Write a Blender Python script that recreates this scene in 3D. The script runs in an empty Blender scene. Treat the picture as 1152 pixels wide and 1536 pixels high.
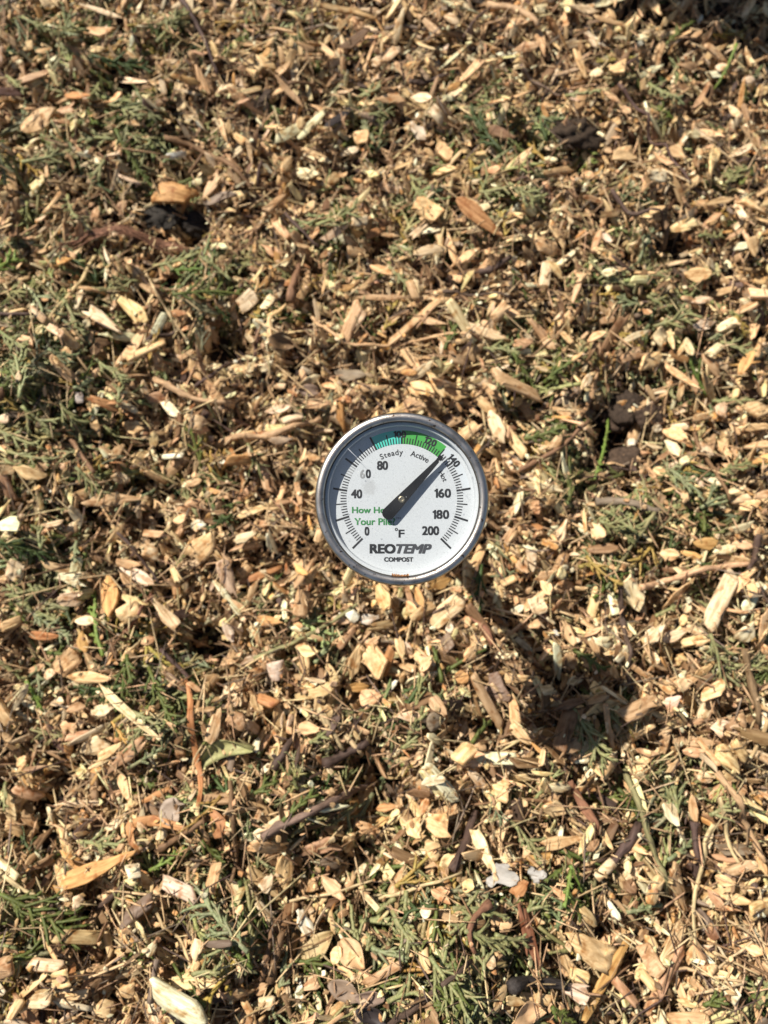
import bpy, bmesh, math, random
import numpy as np
from mathutils import Vector, Matrix

# ------------------------------------------------------------------ camera, sky, sun, exposure
S = bpy.context.scene
COL = S.collection
TILT = math.radians(14.0)          # the phone looks almost straight down on the pile
DIST = 0.56                        # metres from the lens to the pile
FPX = 1109.0                       # focal length in photograph pixels (1152 x 1536)
CAM = Vector((0, -DIST * math.sin(TILT), DIST * math.cos(TILT)))
ROT = Matrix.Rotation(TILT, 3, 'X')
cd = bpy.data.cameras.new('camera')
cam = bpy.data.objects.new('camera', cd)
COL.objects.link(cam)
cam.location = CAM
cam.rotation_euler = (TILT, 0, 0)
cd.sensor_fit = 'VERTICAL'
cd.sensor_height = 24.0
cd.lens = FPX / 1536 * 24.0
cd.clip_start = 0.005
cd.clip_end = 500
HEAD_D = 0.322                     # lens to dial
cd.dof.use_dof = True
cd.dof.focus_distance = HEAD_D + 0.004
cd.dof.aperture_fstop = 6.6
S.camera = cam


def ray(px, py):
    return (ROT @ Vector(((px - 576) / FPX, -(py - 768) / FPX, -1)))


def on_plane(px, py, z=0.0):
    d = ray(px, py)
    return CAM + d * ((z - CAM.z) / d.z)


HEAD = CAM + ray(602.5, 749) * HEAD_D          # centre of the dial's rim
SUNV = (on_plane(908, 1103, 0.0) - HEAD).normalized()   # where the dial's shadow lies in the photograph
sd = bpy.data.lights.new('sun', 'SUN')
sd.energy = 5.0
sd.angle = math.radians(0.53)
sd.color = (1.0, 0.94, 0.86)
sun = bpy.data.objects.new('sun', sd)
COL.objects.link(sun)
sun.location = HEAD - SUNV * 3
sun.rotation_euler = SUNV.to_track_quat('-Z', 'Y').to_euler()
W = bpy.data.worlds.new('World')
S.world = W
W.use_nodes = True
wn = W.node_tree
sky = wn.nodes.new('ShaderNodeTexSky')
sky.sky_type = 'NISHITA'
sky.sun_disc = False
sky.sun_elevation = math.asin(-SUNV.z)
sky.sun_rotation = math.atan2(-SUNV.x, -SUNV.y)
wn.links.new(sky.outputs[0], wn.nodes['Background'].inputs[0])
wn.nodes['Background'].inputs[1].default_value = 0.05
S.view_settings.view_transform = 'Standard'
S.view_settings.look = 'None'
S.view_settings.gamma = 1
S.view_settings.exposure = 0.5
S.render.film_transparent = False
S.cycles.max_bounces = 6
S.cycles.diffuse_bounces = 2
S.cycles.transparent_max_bounces = 8

rng = np.random.default_rng(7)
R = random.Random(11)


# ------------------------------------------------------------------ materials
def new_mat(name):
    m = bpy.data.materials.new(name)
    m.use_nodes = True
    nt = m.node_tree
    return m, nt, nt.nodes['Principled BSDF']


def N(nt, kind, **kw):
    n = nt.nodes.new(kind)
    for k, v in kw.items():
        setattr(n, k, v)
    return n


def ramp(nt, stops):
    n = nt.nodes.new('ShaderNodeValToRGB')
    e = n.color_ramp.elements
    while len(e) < len(stops):
        e.new(0.5)
    for q, (p, c) in zip(e, stops):
        q.position = p
        q.color = (*c, 1) if len(c) == 3 else c
    return n


def tinted(name, rough, grain_scale, lo, hi, bump, spec=0.3, stain=None):
    """colour from the piece's own tint attribute, broken up by a grain that follows the piece's own axis"""
    m, nt, b = new_mat(name)
    L = nt.links.new
    at = N(nt, 'ShaderNodeAttribute', attribute_name='tint')
    gr = N(nt, 'ShaderNodeAttribute', attribute_name='grain')
    mp = N(nt, 'ShaderNodeMapping')
    mp.inputs['Scale'].default_value = grain_scale
    L(gr.outputs['Vector'], mp.inputs['Vector'])
    no = N(nt, 'ShaderNodeTexNoise')
    no.inputs['Scale'].default_value = 1.0
    no.inputs['Detail'].default_value = 4
    no.inputs['Roughness'].default_value = 0.6
    L(mp.outputs[0], no.inputs['Vector'])
    rp = ramp(nt, [(0.3, lo), (0.62, hi)])
    L(no.outputs['Fac'], rp.inputs['Fac'])
    mx = N(nt, 'ShaderNodeMix', data_type='RGBA', blend_type='MULTIPLY')
    mx.inputs['Factor'].default_value = 1
    L(at.outputs['Color'], mx.inputs['A'])
    L(rp.outputs['Color'], mx.inputs['B'])
    out = mx.outputs['Result']
    if stain:
        n2 = N(nt, 'ShaderNodeTexNoise')
        n2.inputs['Scale'].default_value = 170
        n2.inputs['Detail'].default_value = 3
        L(gr.outputs['Vector'], n2.inputs['Vector'])
        r2 = ramp(nt, [(0.52, (0, 0, 0)), (0.72, (1, 1, 1))])
        L(n2.outputs['Fac'], r2.inputs['Fac'])
        m2 = N(nt, 'ShaderNodeMix', data_type='RGBA', blend_type='MULTIPLY')
        L(r2.outputs['Color'], m2.inputs['Factor'])
        L(out, m2.inputs['A'])
        m2.inputs['B'].default_value = (*stain, 1)
        out = m2.outputs['Result']
    L(out, b.inputs['Base Color'])
    bp = N(nt, 'ShaderNodeBump')
    bp.inputs['Strength'].default_value = bump
    bp.inputs['Distance'].default_value = 0.0006
    L(no.outputs['Fac'], bp.inputs['Height'])
    L(bp.outputs[0], b.inputs['Normal'])
    b.inputs['Roughness'].default_value = rough
    b.inputs['Specular IOR Level'].default_value = spec
    return m


M_WOOD = tinted('split wood', 0.62, (60, 480, 480), (0.52, 0.42, 0.31), (1.10, 1.08, 1.05), 0.9, 0.3, (0.60, 0.42, 0.28))
M_BARK = tinted('twig bark', 0.7, (160, 900, 900), (0.45, 0.42, 0.40), (1.15, 1.1, 1.08), 0.8, 0.3)
M_GREEN = tinted('scale leaves', 0.55, (900, 500, 500), (0.55, 0.6, 0.5), (1.2, 1.15, 1.1), 0.6, 0.35)
M_LEAF = tinted('leaf skin', 0.6, (120, 260, 260), (0.7, 0.65, 0.6), (1.1, 1.08, 1.05), 0.4, 0.35)
M_CLOD = tinted('crumbly lump', 0.85, (420, 420, 420), (0.5, 0.5, 0.5), (1.5, 1.45, 1.4), 1.0, 0.2)

m, nt, b = new_mat('dark compost soil')
tc = N(nt, 'ShaderNodeTexCoord')
no = N(nt, 'ShaderNodeTexNoise')
no.inputs['Scale'].default_value = 130
no.inputs['Detail'].default_value = 6
nt.links.new(tc.outputs['Object'], no.inputs['Vector'])
rp = ramp(nt, [(0.35, (0.014, 0.010, 0.007)), (0.55, (0.04, 0.027, 0.018)), (0.72, (0.10, 0.065, 0.038))])
nt.links.new(no.outputs['Fac'], rp.inputs['Fac'])
nt.links.new(rp.outputs[0], b.inputs['Base Color'])
bp = N(nt, 'ShaderNodeBump')
bp.inputs['Distance'].default_value = 0.003
nt.links.new(no.outputs['Fac'], bp.inputs['Height'])
nt.links.new(bp.outputs[0], b.inputs['Normal'])
b.inputs['Roughness'].default_value = 0.95
M_SOIL = m


def plain(name, col, rough=0.5, metal=0.0, spec=0.5):
    m, nt, b = new_mat(name)
    b.inputs['Base Color'].default_value = (*col, 1)
    b.inputs['Roughness'].default_value = rough
    b.inputs['Metallic'].default_value = metal
    b.inputs['Specular IOR Level'].default_value = spec
    return m


# ------------------------------------------------------------------ objects
def tag(o, label=None, cat=None, group=None, kind=None):
    for k, v in (('label', label), ('category', cat), ('group', group), ('kind', kind)):
        if v:
            o[k] = v
    return o


def link(name, me, mat, parent=None, smooth=True):
    if mat is not None and not me.materials:
        me.materials.append(mat)
    if smooth:
        me.polygons.foreach_set('use_smooth', np.ones(len(me.polygons), dtype=bool))
    o = bpy.data.objects.new(name, me)
    COL.objects.link(o)
    if parent is not None:
        o.parent = parent
    return o


def big_mesh(name, V, loops, totals, tint=None, grain=None):
    me = bpy.data.meshes.new(name)
    V = np.ascontiguousarray(V, dtype=np.float32)
    loops = np.ascontiguousarray(loops, dtype=np.int32)
    totals = np.ascontiguousarray(totals, dtype=np.int32)
    me.vertices.add(len(V))
    me.vertices.foreach_set('co', V.ravel())
    me.loops.add(len(loops))
    me.loops.foreach_set('vertex_index', loops)
    me.polygons.add(len(totals))
    st = np.zeros(len(totals), dtype=np.int32)
    st[1:] = np.cumsum(totals)[:-1]
    me.polygons.foreach_set('loop_start', st)
    if tint is not None:
        t4 = np.ones((len(V), 4), dtype=np.float32)
        t4[:, :3] = tint
        me.attributes.new('tint', 'FLOAT_COLOR', 'POINT').data.foreach_set('color', t4.ravel())
    if grain is not None:
        me.attributes.new('grain', 'FLOAT_VECTOR', 'POINT').data.foreach_set('vector', np.ascontiguousarray(grain, dtype=np.float32).ravel())
    me.update(calc_edges=True)
    me.validate()
    return me


class Tpl:
    """a small mesh as arrays: vertices, loops, loop totals"""
    def __init__(self, V, F):
        self.V = np.array(V, dtype=np.float64)
        self.tot = np.array([len(f) for f in F], dtype=np.int32)
        self.loops = np.array([i for f in F for i in f], dtype=np.int32)


class Pile:
    """collects many transformed templates, builds them as one mesh of litter nobody could count"""
    def __init__(self):
        self.V, self.Lp, self.T, self.C, self.G, self.n = [], [], [], [], [], 0

    def add(self, tpl, scale, mats, pos, tint):
        k, mcount = len(tpl.V), len(pos)
        if not mcount:
            return
        loc = tpl.V[None] * scale[:, None, :]
        v = np.einsum('mij,mkj->mki', mats, loc) + pos[:, None, :]
        self.V.append(v.reshape(-1, 3))
        off = self.n + np.arange(mcount) * k
        self.Lp.append((tpl.loops[None] + off[:, None]).ravel())
        self.T.append(np.tile(tpl.tot, mcount))
        self.C.append(np.repeat(tint, k, axis=0))
        self.G.append((loc + rng.uniform(-3, 3, (mcount, 1, 3))).reshape(-1, 3))
        self.n += k * mcount

    def build(self, name, mat, smooth=False):
        me = big_mesh(name, np.concatenate(self.V), np.concatenate(self.Lp), np.concatenate(self.T), np.concatenate(self.C), np.concatenate(self.G))
        return link(name, me, mat, smooth=smooth)


# ------------------------------------------------------------------ the lie of the pile
CELL = 0.0014
X0, X1, Y0, Y1 = -0.50, 0.50, -0.62, 0.66
NX, NY = int((X1 - X0) / CELL), int((Y1 - Y0) / CELL)
SOIL = -0.020
# hollows seen in the photograph: pixel, radius in pixels, depth in metres
PITS = [(335, 515, 42, .024), (925, 640, 46, .020), (275, 345, 34, .014), (255, 410, 34, .014), (560, 1180, 45, .018), (545, 1290, 60, .012),
        (300, 975, 45, .016), (1148, 1500, 40, .022), (620, 1330, 30, .010), (20, 215, 30, .018),
        (60, 1235, 40, .014), (1010, 372, 36, .014), (1110, 470, 26, .01), (190, 130, 44, .014), (470, 640, 30, .010),
        (40, 990, 40, .012), (420, 1010, 34, .012), (860, 705, 30, .014), (520, 400, 26, .008), (760, 400, 30, .01)]
WAVES = [(rng.uniform(8, 60), rng.uniform(0, 6.28), rng.uniform(0, 6.28)) for _ in range(26)]


def soil_height(x, y):
    h = np.full(np.shape(x), SOIL)
    for k, a, p in WAVES:
        h = h + 0.055 / k ** 1.15 * np.sin(k * (x * math.cos(a) + y * math.sin(a)) + p)
    far = np.maximum(np.hypot(x, y) - 0.75, 0)
    return h - np.minimum(0.25 * far ** 1.3, 0.6)      # the pile slopes down to the yard well outside the frame


def pit_depth(x, y):
    d = np.zeros(np.shape(x))
    for px, py, r, dep in PITS:
        c = on_plane(px, py)
        rr = r / FPX * DIST
        d = d + dep * np.exp(-((x - c.x) ** 2 + (y - c.y) ** 2) / (rr * rr))
    return d


gx = X0 + (np.arange(NX) + 0.5) * CELL
gy = Y0 + (np.arange(NY) + 0.5) * CELL
GX, GY = np.meshgrid(gx, gy)
HM = soil_height(GX, GY) - pit_depth(GX, GY)

# ground: one sheet, fine under the picture, out to the horizon
a = np.linspace(0, 1, 151)
sx = np.concatenate([-np.geomspace(60, 0.52, 26), np.linspace(-0.5, 0.5, 240), np.geomspace(0.52, 60, 26)])
sy = np.concatenate([-np.geomspace(60, 0.64, 26), np.linspace(-0.62, 0.66, 300), np.geomspace(0.68, 60, 26)])
SX, SY = np.meshgrid(sx, sy)
SZ = soil_height(SX, SY) - pit_depth(SX, SY)
inner = (np.abs(SX) < 0.52) & (np.abs(SY) < 0.7)
SZ = SZ + inner * rng.normal(0, 0.0012, SZ.shape)
nx_, ny_ = len(sx), len(sy)
ii = np.arange(nx_ * ny_).reshape(ny_, nx_)
q = np.stack([ii[:-1, :-1], ii[:-1, 1:], ii[1:, 1:], ii[1:, :-1]], -1).reshape(-1, 4)
g = link('ground', big_mesh('ground', np.stack([SX, SY, SZ], -1).reshape(-1, 3), q.ravel(), np.full(len(q), 4)), M_SOIL)
tag(g, 'dark crumbly compost soil under the layer of wood chips', 'ground', kind='structure')


def hm_at(x, y):
    return HM[min(max(int((y - Y0) / CELL), 0), NY - 1), min(max(int((x - X0) / CELL), 0), NX - 1)]


def hm_smooth(x, y, r=3):
    iy, ix = min(max(int((y - Y0) / CELL), r), NY - 1 - r), min(max(int((x - X0) / CELL), r), NX - 1 - r)
    return float(np.percentile(HM[iy - r:iy + r + 1, ix - r:ix + r + 1], 75))


def on_pile(px, py):
    p = on_plane(px, py, -0.004)
    for _ in range(3):
        p = on_plane(px, py, hm_smooth(p.x, p.y))
    return p


def drop(cx, cy, ang, L, Wd, T, q=0.7, tilt=0.16, maxs=0.55, fill=1.0):
    """lay a piece on what already lies there, remember its top; returns height and axes"""
    nu, nv = max(2, int(L / CELL) + 1), max(2, int(Wd / CELL) + 1)
    u = np.repeat(np.linspace(-.46 * L, .46 * L, nu), nv)
    v = np.tile(np.linspace(-.42 * Wd, .42 * Wd, nv), nu)
    c, s = math.cos(ang), math.sin(ang)
    ix = ((cx + u * c - v * s - X0) / CELL).astype(np.int32)
    iy = ((cy + u * s + v * c - Y0) / CELL).astype(np.int32)
    np.clip(ix, 0, NX - 1, out=ix)
    np.clip(iy, 0, NY - 1, out=iy)
    h = HM[iy, ix]
    a_ = float(u @ h) / float(u @ u) + R.gauss(0, tilt)
    b_ = float(v @ h) / float(v @ v) + R.gauss(0, tilt)
    a_ = min(max(a_, -maxs), maxs)
    b_ = min(max(b_, -maxs), maxs)
    p = a_ * u + b_ * v
    r = np.sort(h - p)
    z0 = float(r[min(len(r) - 1, int(q * len(r)))])
    HM[iy, ix] = np.maximum(h, np.minimum(z0 + p + T * fill, h + 0.012))
    return z0 + T * 0.5, a_, b_


def axes(ang, a_, b_):
    c, s = math.cos(ang), math.sin(ang)
    eu = Vector((c, s, a_)).normalized()
    ev = Vector((-s, c, b_))
    ev = (ev - eu * ev.dot(eu)).normalized()
    return Matrix((eu, ev, eu.cross(ev))).transposed()


# ------------------------------------------------------------------ shapes
STYLES = ('block', 'splinter', 'oval', 'flake', 'fan', 'rod')


def outline(style, n, rg):
    ex = {'block': 5, 'splinter': 3.2, 'oval': 2.7, 'flake': 2.6, 'fan': 3.5, 'rod': 7}[style]
    t = (np.arange(n) + rg.uniform(-.25, .25, n)) * 2 * math.pi / n
    u = .5 * np.sign(np.cos(t)) * np.abs(np.cos(t)) ** (2 / ex)
    v = .5 * np.sign(np.sin(t)) * np.abs(np.sin(t)) ** (2 / ex)
    if style == 'splinter':
        k = rg.uniform(.5, .95)
        v = v * (1 - k * np.clip(u * 2 if rg.random() < .5 else np.abs(u * 2) ** 1.5, 0, 1)) + .12 * u * rg.uniform(-1, 1)
    if style == 'flake':
        v = v * (1 - .75 * np.clip(u + .1, 0, 1) * 1.5) + .2 * u * u * rg.uniform(-1, 1)
    if style == 'fan':
        v = v * (.5 + .9 * (u + .5) * rg.uniform(.4, 1))
        u = np.where(u > .05, u + rg.uniform(-.38, .16, n), u + rg.uniform(-.1, .1, n))
    if style == 'block':
        u = u + v * rg.uniform(-.35, .35)
        v = v + u * rg.uniform(-.12, .12)
    if style == 'rod':
        u = u + v * rg.uniform(-.2, .2)
    j = {'fan': .08, 'flake': .05, 'oval': .045, 'rod': .03}.get(style, .055)
    if style == 'oval':                                     # lens shaped sliver rather than a pebble
        v = v * (1.05 - .75 * np.abs(2 * u) ** 2.2) + rg.uniform(-.18, .18) * (4 * u * u - .4)
    if style in ('splinter', 'block', 'flake', 'rod'):     # ends torn along the grain
        tear = {'splinter': .17, 'flake': .12, 'block': .08, 'rod': .05}[style]
        u = np.where(np.abs(u) > .30, u + np.sign(u) * rg.uniform(-tear, tear * .7, n), u)
    u = u + rg.uniform(-j, j, n) * .7
    v = v + rg.uniform(-j, j, n)
    return u, v


def rings_to_tpl(rings, top=None, bottom=None):
    n = len(rings[0])
    V = [p for r in rings for p in r]
    F = []
    for k in range(len(rings) - 1):
        for i in range(n):
            j = (i + 1) % n
            F.append((k * n + i, k * n + j, (k + 1) * n + j, (k + 1) * n + i))
    if top is not None:
        V.append(top)
        c = len(V) - 1
        o = (len(rings) - 1) * n
        F += [(o + i, o + (i + 1) % n, c) for i in range(n)]
    if bottom is not None:
        V.append(bottom)
        c = len(V) - 1
        F += [((i + 1) % n, i, c) for i in range(n)]
    return Tpl(V, F)


def chip_tpl(style, rg, hi=False):
    n = (15 if style != 'oval' else 16) if hi else 9
    u, v = outline(style, n, rg)
    bend, twist = rg.uniform(-1, 1) * (1.1 if style != 'rod' else 0.3), rg.uniform(-1, 1) * (1.4 if style != 'rod' else .4)
    cu, cv = rg.uniform(-.12, .12), rg.uniform(-.12, .12)

    def Z(a, b_, z):
        return z + bend * (4 * a * a - .5) + twist * a * b_ * 2

    def ring(s, z, jit):
        out = []
        for i in range(n):
            a, b_ = cu + (u[i] - cu) * s, cv + (v[i] - cv) * s
            out.append((a, b_, Z(a, b_, z + rg.uniform(-jit, jit))))
        return out
    if style == 'rod':
        r = [ring(.8, -.5, .08), ring(1, -.2, .08), ring(1, .25, .1), ring(.84, .5, .1)]
    elif hi:
        r = [ring(.96, -.5, .1), ring(1.0, -.2, .1), ring(1.0, .40, .16), ring(.955, .5, .14), ring(.5, .5, .22)]
    else:
        r = [ring(.97, -.5, .1), ring(1.0, .42, .16), ring(.9, .5, .16)]
    return rings_to_tpl(r, (cu, cv, Z(cu, cv, .55 + rg.uniform(-.15, .15))), (cu, cv, Z(cu, cv, -.5)) if hi else None)


def tube(pts, rad, sides=6, closed=True, flat=1.0, rg=None, rough=0.0):
    """tapering tube through points; flat < 1 makes a ribbon"""
    P = [Vector(p) for p in pts]
    rings = []
    up = Vector((0, 0, 1))
    for i, p in enumerate(P):
        t = (P[min(i + 1, len(P) - 1)] - P[max(i - 1, 0)]).normalized()
        s = t.cross(up)
        s = s.normalized() if s.length > 1e-4 else Vector((1, 0, 0))
        w = s.cross(t).normalized()
        rr = []
        for k in range(sides):
            a_ = 2 * math.pi * k / sides
            q_ = rad[i] * (1 + (rg.uniform(-rough, rough) if rg is not None else 0))
            rr.append(tuple(p + s * math.cos(a_) * q_ + w * math.sin(a_) * q_ * flat))
        rings.append(rr)
    return rings_to_tpl(rings, tuple(P[-1]), tuple(P[0]) if closed else None)


def merge(tpls):
    V, Lp, T, n = [], [], [], 0
    for t in tpls:
        V.append(t.V)
        Lp.append(t.loops + n)
        T.append(t.tot)
        n += len(t.V)
    o = Tpl.__new__(Tpl)
    o.V, o.loops, o.tot = np.concatenate(V), np.concatenate(Lp), np.concatenate(T)
    return o


def sprig_tpl(L, Wd, rg, rich=True, rad=0.00075):
    """flat feathery spray of scale-leaved twiglets, axis along +x from -L/2 to L/2"""
    ts = []
    sides = 4 if rich else 3
    curve = rg.uniform(-.25, .25)

    def axis(t):
        return np.array([(t - .5) * L, curve * L * (t * t - .3), rg.uniform(-.0008, .0008)])

    def twig(p, ang, ln, r, lift):
        k = 4 if rich else 3
        pts, rr = [], []
        a_ = ang
        q_ = np.array(p, float)
        cv = rg.uniform(-.25, .25)
        for i in range(k + 1):
            pts.append(tuple(q_))
            rr.append(r * (1 - .72 * (i / k) ** 2) * rg.uniform(.8, 1.25))
            a_ += cv / k * 2
            q_ = q_ + np.array([math.cos(a_), math.sin(a_), lift + rg.uniform(-.22, .22)]) * ln / k
        ts.append(tube(pts, rr, sides, False, .75))
        return pts
    m_ = [axis(t) for t in np.linspace(0, 1, 7)]
    ts.append(tube([tuple(p) for p in m_], np.linspace(rad * 1.3, rad * .8, 7), sides + 1, True, .9))
    step = 0.0042 if rich else 0.006
    nb = max(4, int(L / step))
    for i in range(nb):
        t = .12 + .86 * (i + rg.uniform(-.3, .3)) / nb
        side = 1 if i % 2 else -1
        ln = Wd * .78 * (1 - .62 * abs(t - .3)) * rg.uniform(.6, 1.15)
        if rg.random() < .08:
            continue
        ang = side * rg.uniform(.38, .72)
        pts = twig(axis(t), ang, ln, rad, rg.uniform(-.1, .3))
        for k in range(1, 4):
            if ln > .004 and rg.random() < (.85 if rich else .5):
                sd_ = 1 if k % 2 else -1
                twig(pts[min(k, len(pts) - 1)], ang + sd_ * rg.uniform(.25, .55), ln * rg.uniform(.35, .6) * (1.1 - .2 * k), rad * .85, rg.uniform(-.1, .35))
    return merge(ts)


def leaf_tpl(L, Wd, rg, curl=.25):
    nu, nv = 13, 7
    V, F = [], []
    bend = rg.uniform(-.3, .3)
    ph = rg.uniform(0, 6)
    for side in (0, 1):
        for i in range(nu):
            t = i / (nu - 1)
            w = (math.sin(math.pi * min(1, t * .97 + .02)) ** .8) * (1 - .25 * t) * Wd * .5 + .0004
            for j in range(nv):
                s = j / (nv - 1) * 2 - 1
                x = (t - .5) * L
                y = s * w + bend * L * (t - .5) ** 2
                z = curl * Wd * (s * s - .35) * (.4 + t) + .10 * Wd * math.sin(5 * t + ph) + .05 * Wd * math.sin(9 * t + 3 * s + ph) - .00035 * side
                if abs(s) < .1:
                    z -= .0003
                V.append((x, y, z))
    o = nu * nv
    for i in range(nu - 1):
        for j in range(nv - 1):
            p = i * nv + j
            F.append((p, p + nv, p + nv + 1, p + 1))
            F.append((o + p + 1, o + p + nv + 1, o + p + nv, o + p))
    rim = [i * nv for i in range(nu)] + [(nu - 1) * nv + j for j in range(1, nv)] + [i * nv + nv - 1 for i in range(nu - 2, -1, -1)] + [j for j in range(nv - 2, 0, -1)]
    for a_, b_ in zip(rim, rim[1:] + rim[:1]):
        F.append((b_, a_, o + a_, o + b_))
    return Tpl(V, F)


def lump_tpl(L, Wd, T, rg):
    bm = bmesh.new()
    bmesh.ops.create_icosphere(bm, subdivisions=4, radius=.5)
    ks = [(Vector(rg.normal(size=3)) * 2.6, rg.uniform(0, 6), .10) for _ in range(5)] + [(Vector(rg.normal(size=3)) * 7, rg.uniform(0, 6), .05) for _ in range(7)] + [(Vector(rg.normal(size=3)) * 17, rg.uniform(0, 6), .03) for _ in range(8)]
    for v in bm.verts:
        d = 1 + sum(a_ * math.sin(k.dot(v.co) * 3 + p) for k, p, a_ in ks)
        v.co = Vector((v.co.x * L * d, v.co.y * Wd * d, v.co.z * T * d))
    V = [tuple(v.co) for v in bm.verts]
    F = [tuple(v.index for v in f.verts) for f in bm.faces]
    bm.free()
    return Tpl(V, F)


# own colours of the pieces (linear base colours)
WOODC = {'w': (.82, .77, .62), 'c': (.84, .665, .43), 'h': (.79, .55, .295), 't': (.55, .365, .20), 'a': (.56, .33, .13), 'o': (.47, .235, .10),
         'b': (.215, .130, .066), 'g': (.23, .175, .125), 'p': (.100, .064, .048), 'd': (.040, .033, .030), 'r': (.25, .125, .07), 's': (.60, .46, .25), 'k': (.70, .55, .41)}
GREENC = {'G': (.255, .250, .112), 'N': (.105, .125, .030), 'B': (.17, .235, .05), 'D': (.055, .080, .022), 'Y': (.36, .25, .07), 'U': (.225, .24, .125)}
COLWORD = {'w': 'whitish', 'c': 'cream', 'h': 'honey coloured', 't': 'tan', 'a': 'amber', 'o': 'orange', 'b': 'brown', 'g': 'grey brown', 'p': 'purple brown',
           'd': 'blackish', 'r': 'rust red', 's': 'straw coloured', 'k': 'pinkish', 'G': 'grey green', 'N': 'mid green', 'B': 'bright green', 'D': 'dark green', 'Y': 'ochre', 'U': 'bluish green'}


def vary(c, n, rg, amt=.16):
    c = np.array(c)[None] * (1 + rg.normal(0, amt, (n, 1)))
    return np.clip(c * (1 + rg.normal(0, .03, (n, 3))), .01, .85)


# ------------------------------------------------------------------ the litter nobody could count
# where green sprays lie thick in the photograph: pixel, radius, weight
GREENS = [(60, 40, 60, 1), (150, 70, 80, 1), (190, 200, 100, 1.3), (250, 50, 50, .8), (50, 250, 70, 1), (80, 470, 110, 1.3), (30, 590, 100, 1.2), (90, 630, 90, 1.4),
          (200, 720, 50, .6), (30, 800, 70, 1), (320, 430, 70, 1.2), (90, 890, 80, 1), (200, 1010, 80, 1.2), (265, 1060, 70, 1.2), (40, 1370, 80, 1.2), (350, 1370, 70, 1.2),
          (230, 1290, 50, .9), (330, 1220, 70, 1), (470, 1180, 70, 1.1), (610, 1090, 60, 1), (640, 1390, 110, 1.8), (690, 1480, 100, 1.8), (560, 1440, 60, 1), (730, 200, 60, .8),
          (760, 300, 70, 1.1), (500, 340, 60, 1), (540, 190, 60, .5), (620, 330, 60, .7), (830, 210, 40, .4), (860, 560, 50, .6), (790, 540, 60, 1), (840, 690, 60, .9),
          (1040, 740, 60, 1.1), (950, 790, 60, 1.1), (900, 860, 40, .8), (1000, 470, 70, 1), (1090, 500, 50, .8), (1120, 1000, 60, .9), (890, 1090, 50, 1), (950, 1180, 50, 1),
          (970, 1240, 60, .9), (860, 1320, 50, .8), (780, 1330, 60, .9), (1050, 1180, 50, .8), (1090, 270, 40, .6), (1000, 160, 60, .5), (1120, 1500, 50, .7), (840, 1510, 50, .8),
          (480, 1500, 60, .8), (1040, 590, 50, .6), (420, 440, 40, .5), (560, 500, 50, .4), (460, 940, 60, .7), (60, 1010, 50, .6), (300, 700, 60, .6), (440, 60, 60, .6), (900, 420, 60, .6), (1060, 840, 60, .5)]
gw = np.array([w_ * r_ * r_ for _, _, r_, w_ in GREENS])
gw = gw / gw.sum()

chips, fibres, crumbs, sprays = [], [], [], []
N_CHIP, N_FIB, N_CRUMB, N_SPRAY = 33000, 25000, 10000, 3500
ctp = [chip_tpl(s, rng) for s in ('block', 'splinter', 'splinter', 'splinter', 'splinter', 'oval', 'flake', 'flake', 'fan', 'fan', 'rod', 'rod') for _ in range(4)]
crt = [chip_tpl(s, rng) for s in ('block', 'oval', 'splinter', 'flake') for _ in range(4)]
ftp = []
for _ in range(24):
    c1, c2, n_ = rng.uniform(-.5, .5), rng.uniform(-.4, .4), 6
    xs = np.linspace(-.5, .5, n_)
    ftp.append(tube([(x, c1 * (x * x - .1) * .5 + c2 * x * x * x, .06 * math.sin(5 * x + c1 * 9)) for x in xs], [.5 * k for k in (.6, .9, 1, 1, .8, .4)], 4, False, .55, rng, .2))
stp = [sprig_tpl(1.0 * .034, .021 * rng.uniform(.75, 1.1), rng, False, .00130) for _ in range(30)]
CW, CK = zip(*[('t', .24), ('h', .33), ('c', .21), ('b', .13), ('a', .04), ('o', .01), ('g', .02), ('p', .02)])
FW, FK = zip(*[('s', .26), ('t', .26), ('b', .25), ('p', .08), ('g', .06), ('h', .09)])


def pick(keys, ws, n):
    return rng.choice(list(keys), size=n, p=np.array(ws) / sum(ws))


def place_random():
    if R.random() < .74:
        return on_xy_frame()
    return R.uniform(X0 + .02, X1 - .02), R.uniform(Y0 + .02, Y1 - .02)


def on_xy_frame():
    p = on_plane(R.uniform(-60, 1212), R.uniform(-70, 1606))
    return p.x, p.y


order = ['c'] * N_CHIP + ['f'] * N_FIB + ['m'] * N_CRUMB
R.shuffle(order)
n_tot = len(order)
spray_at = set(R.sample(range(n_tot // 3, n_tot), N_SPRAY))
pit_xy = [(on_plane(px, py), r / FPX * DIST) for px, py, r, dep in PITS if dep >= .014]


def in_pit(x, y):
    return any((x - c.x) ** 2 + (y - c.y) ** 2 < (rr * .85) ** 2 for c, rr in pit_xy)


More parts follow.
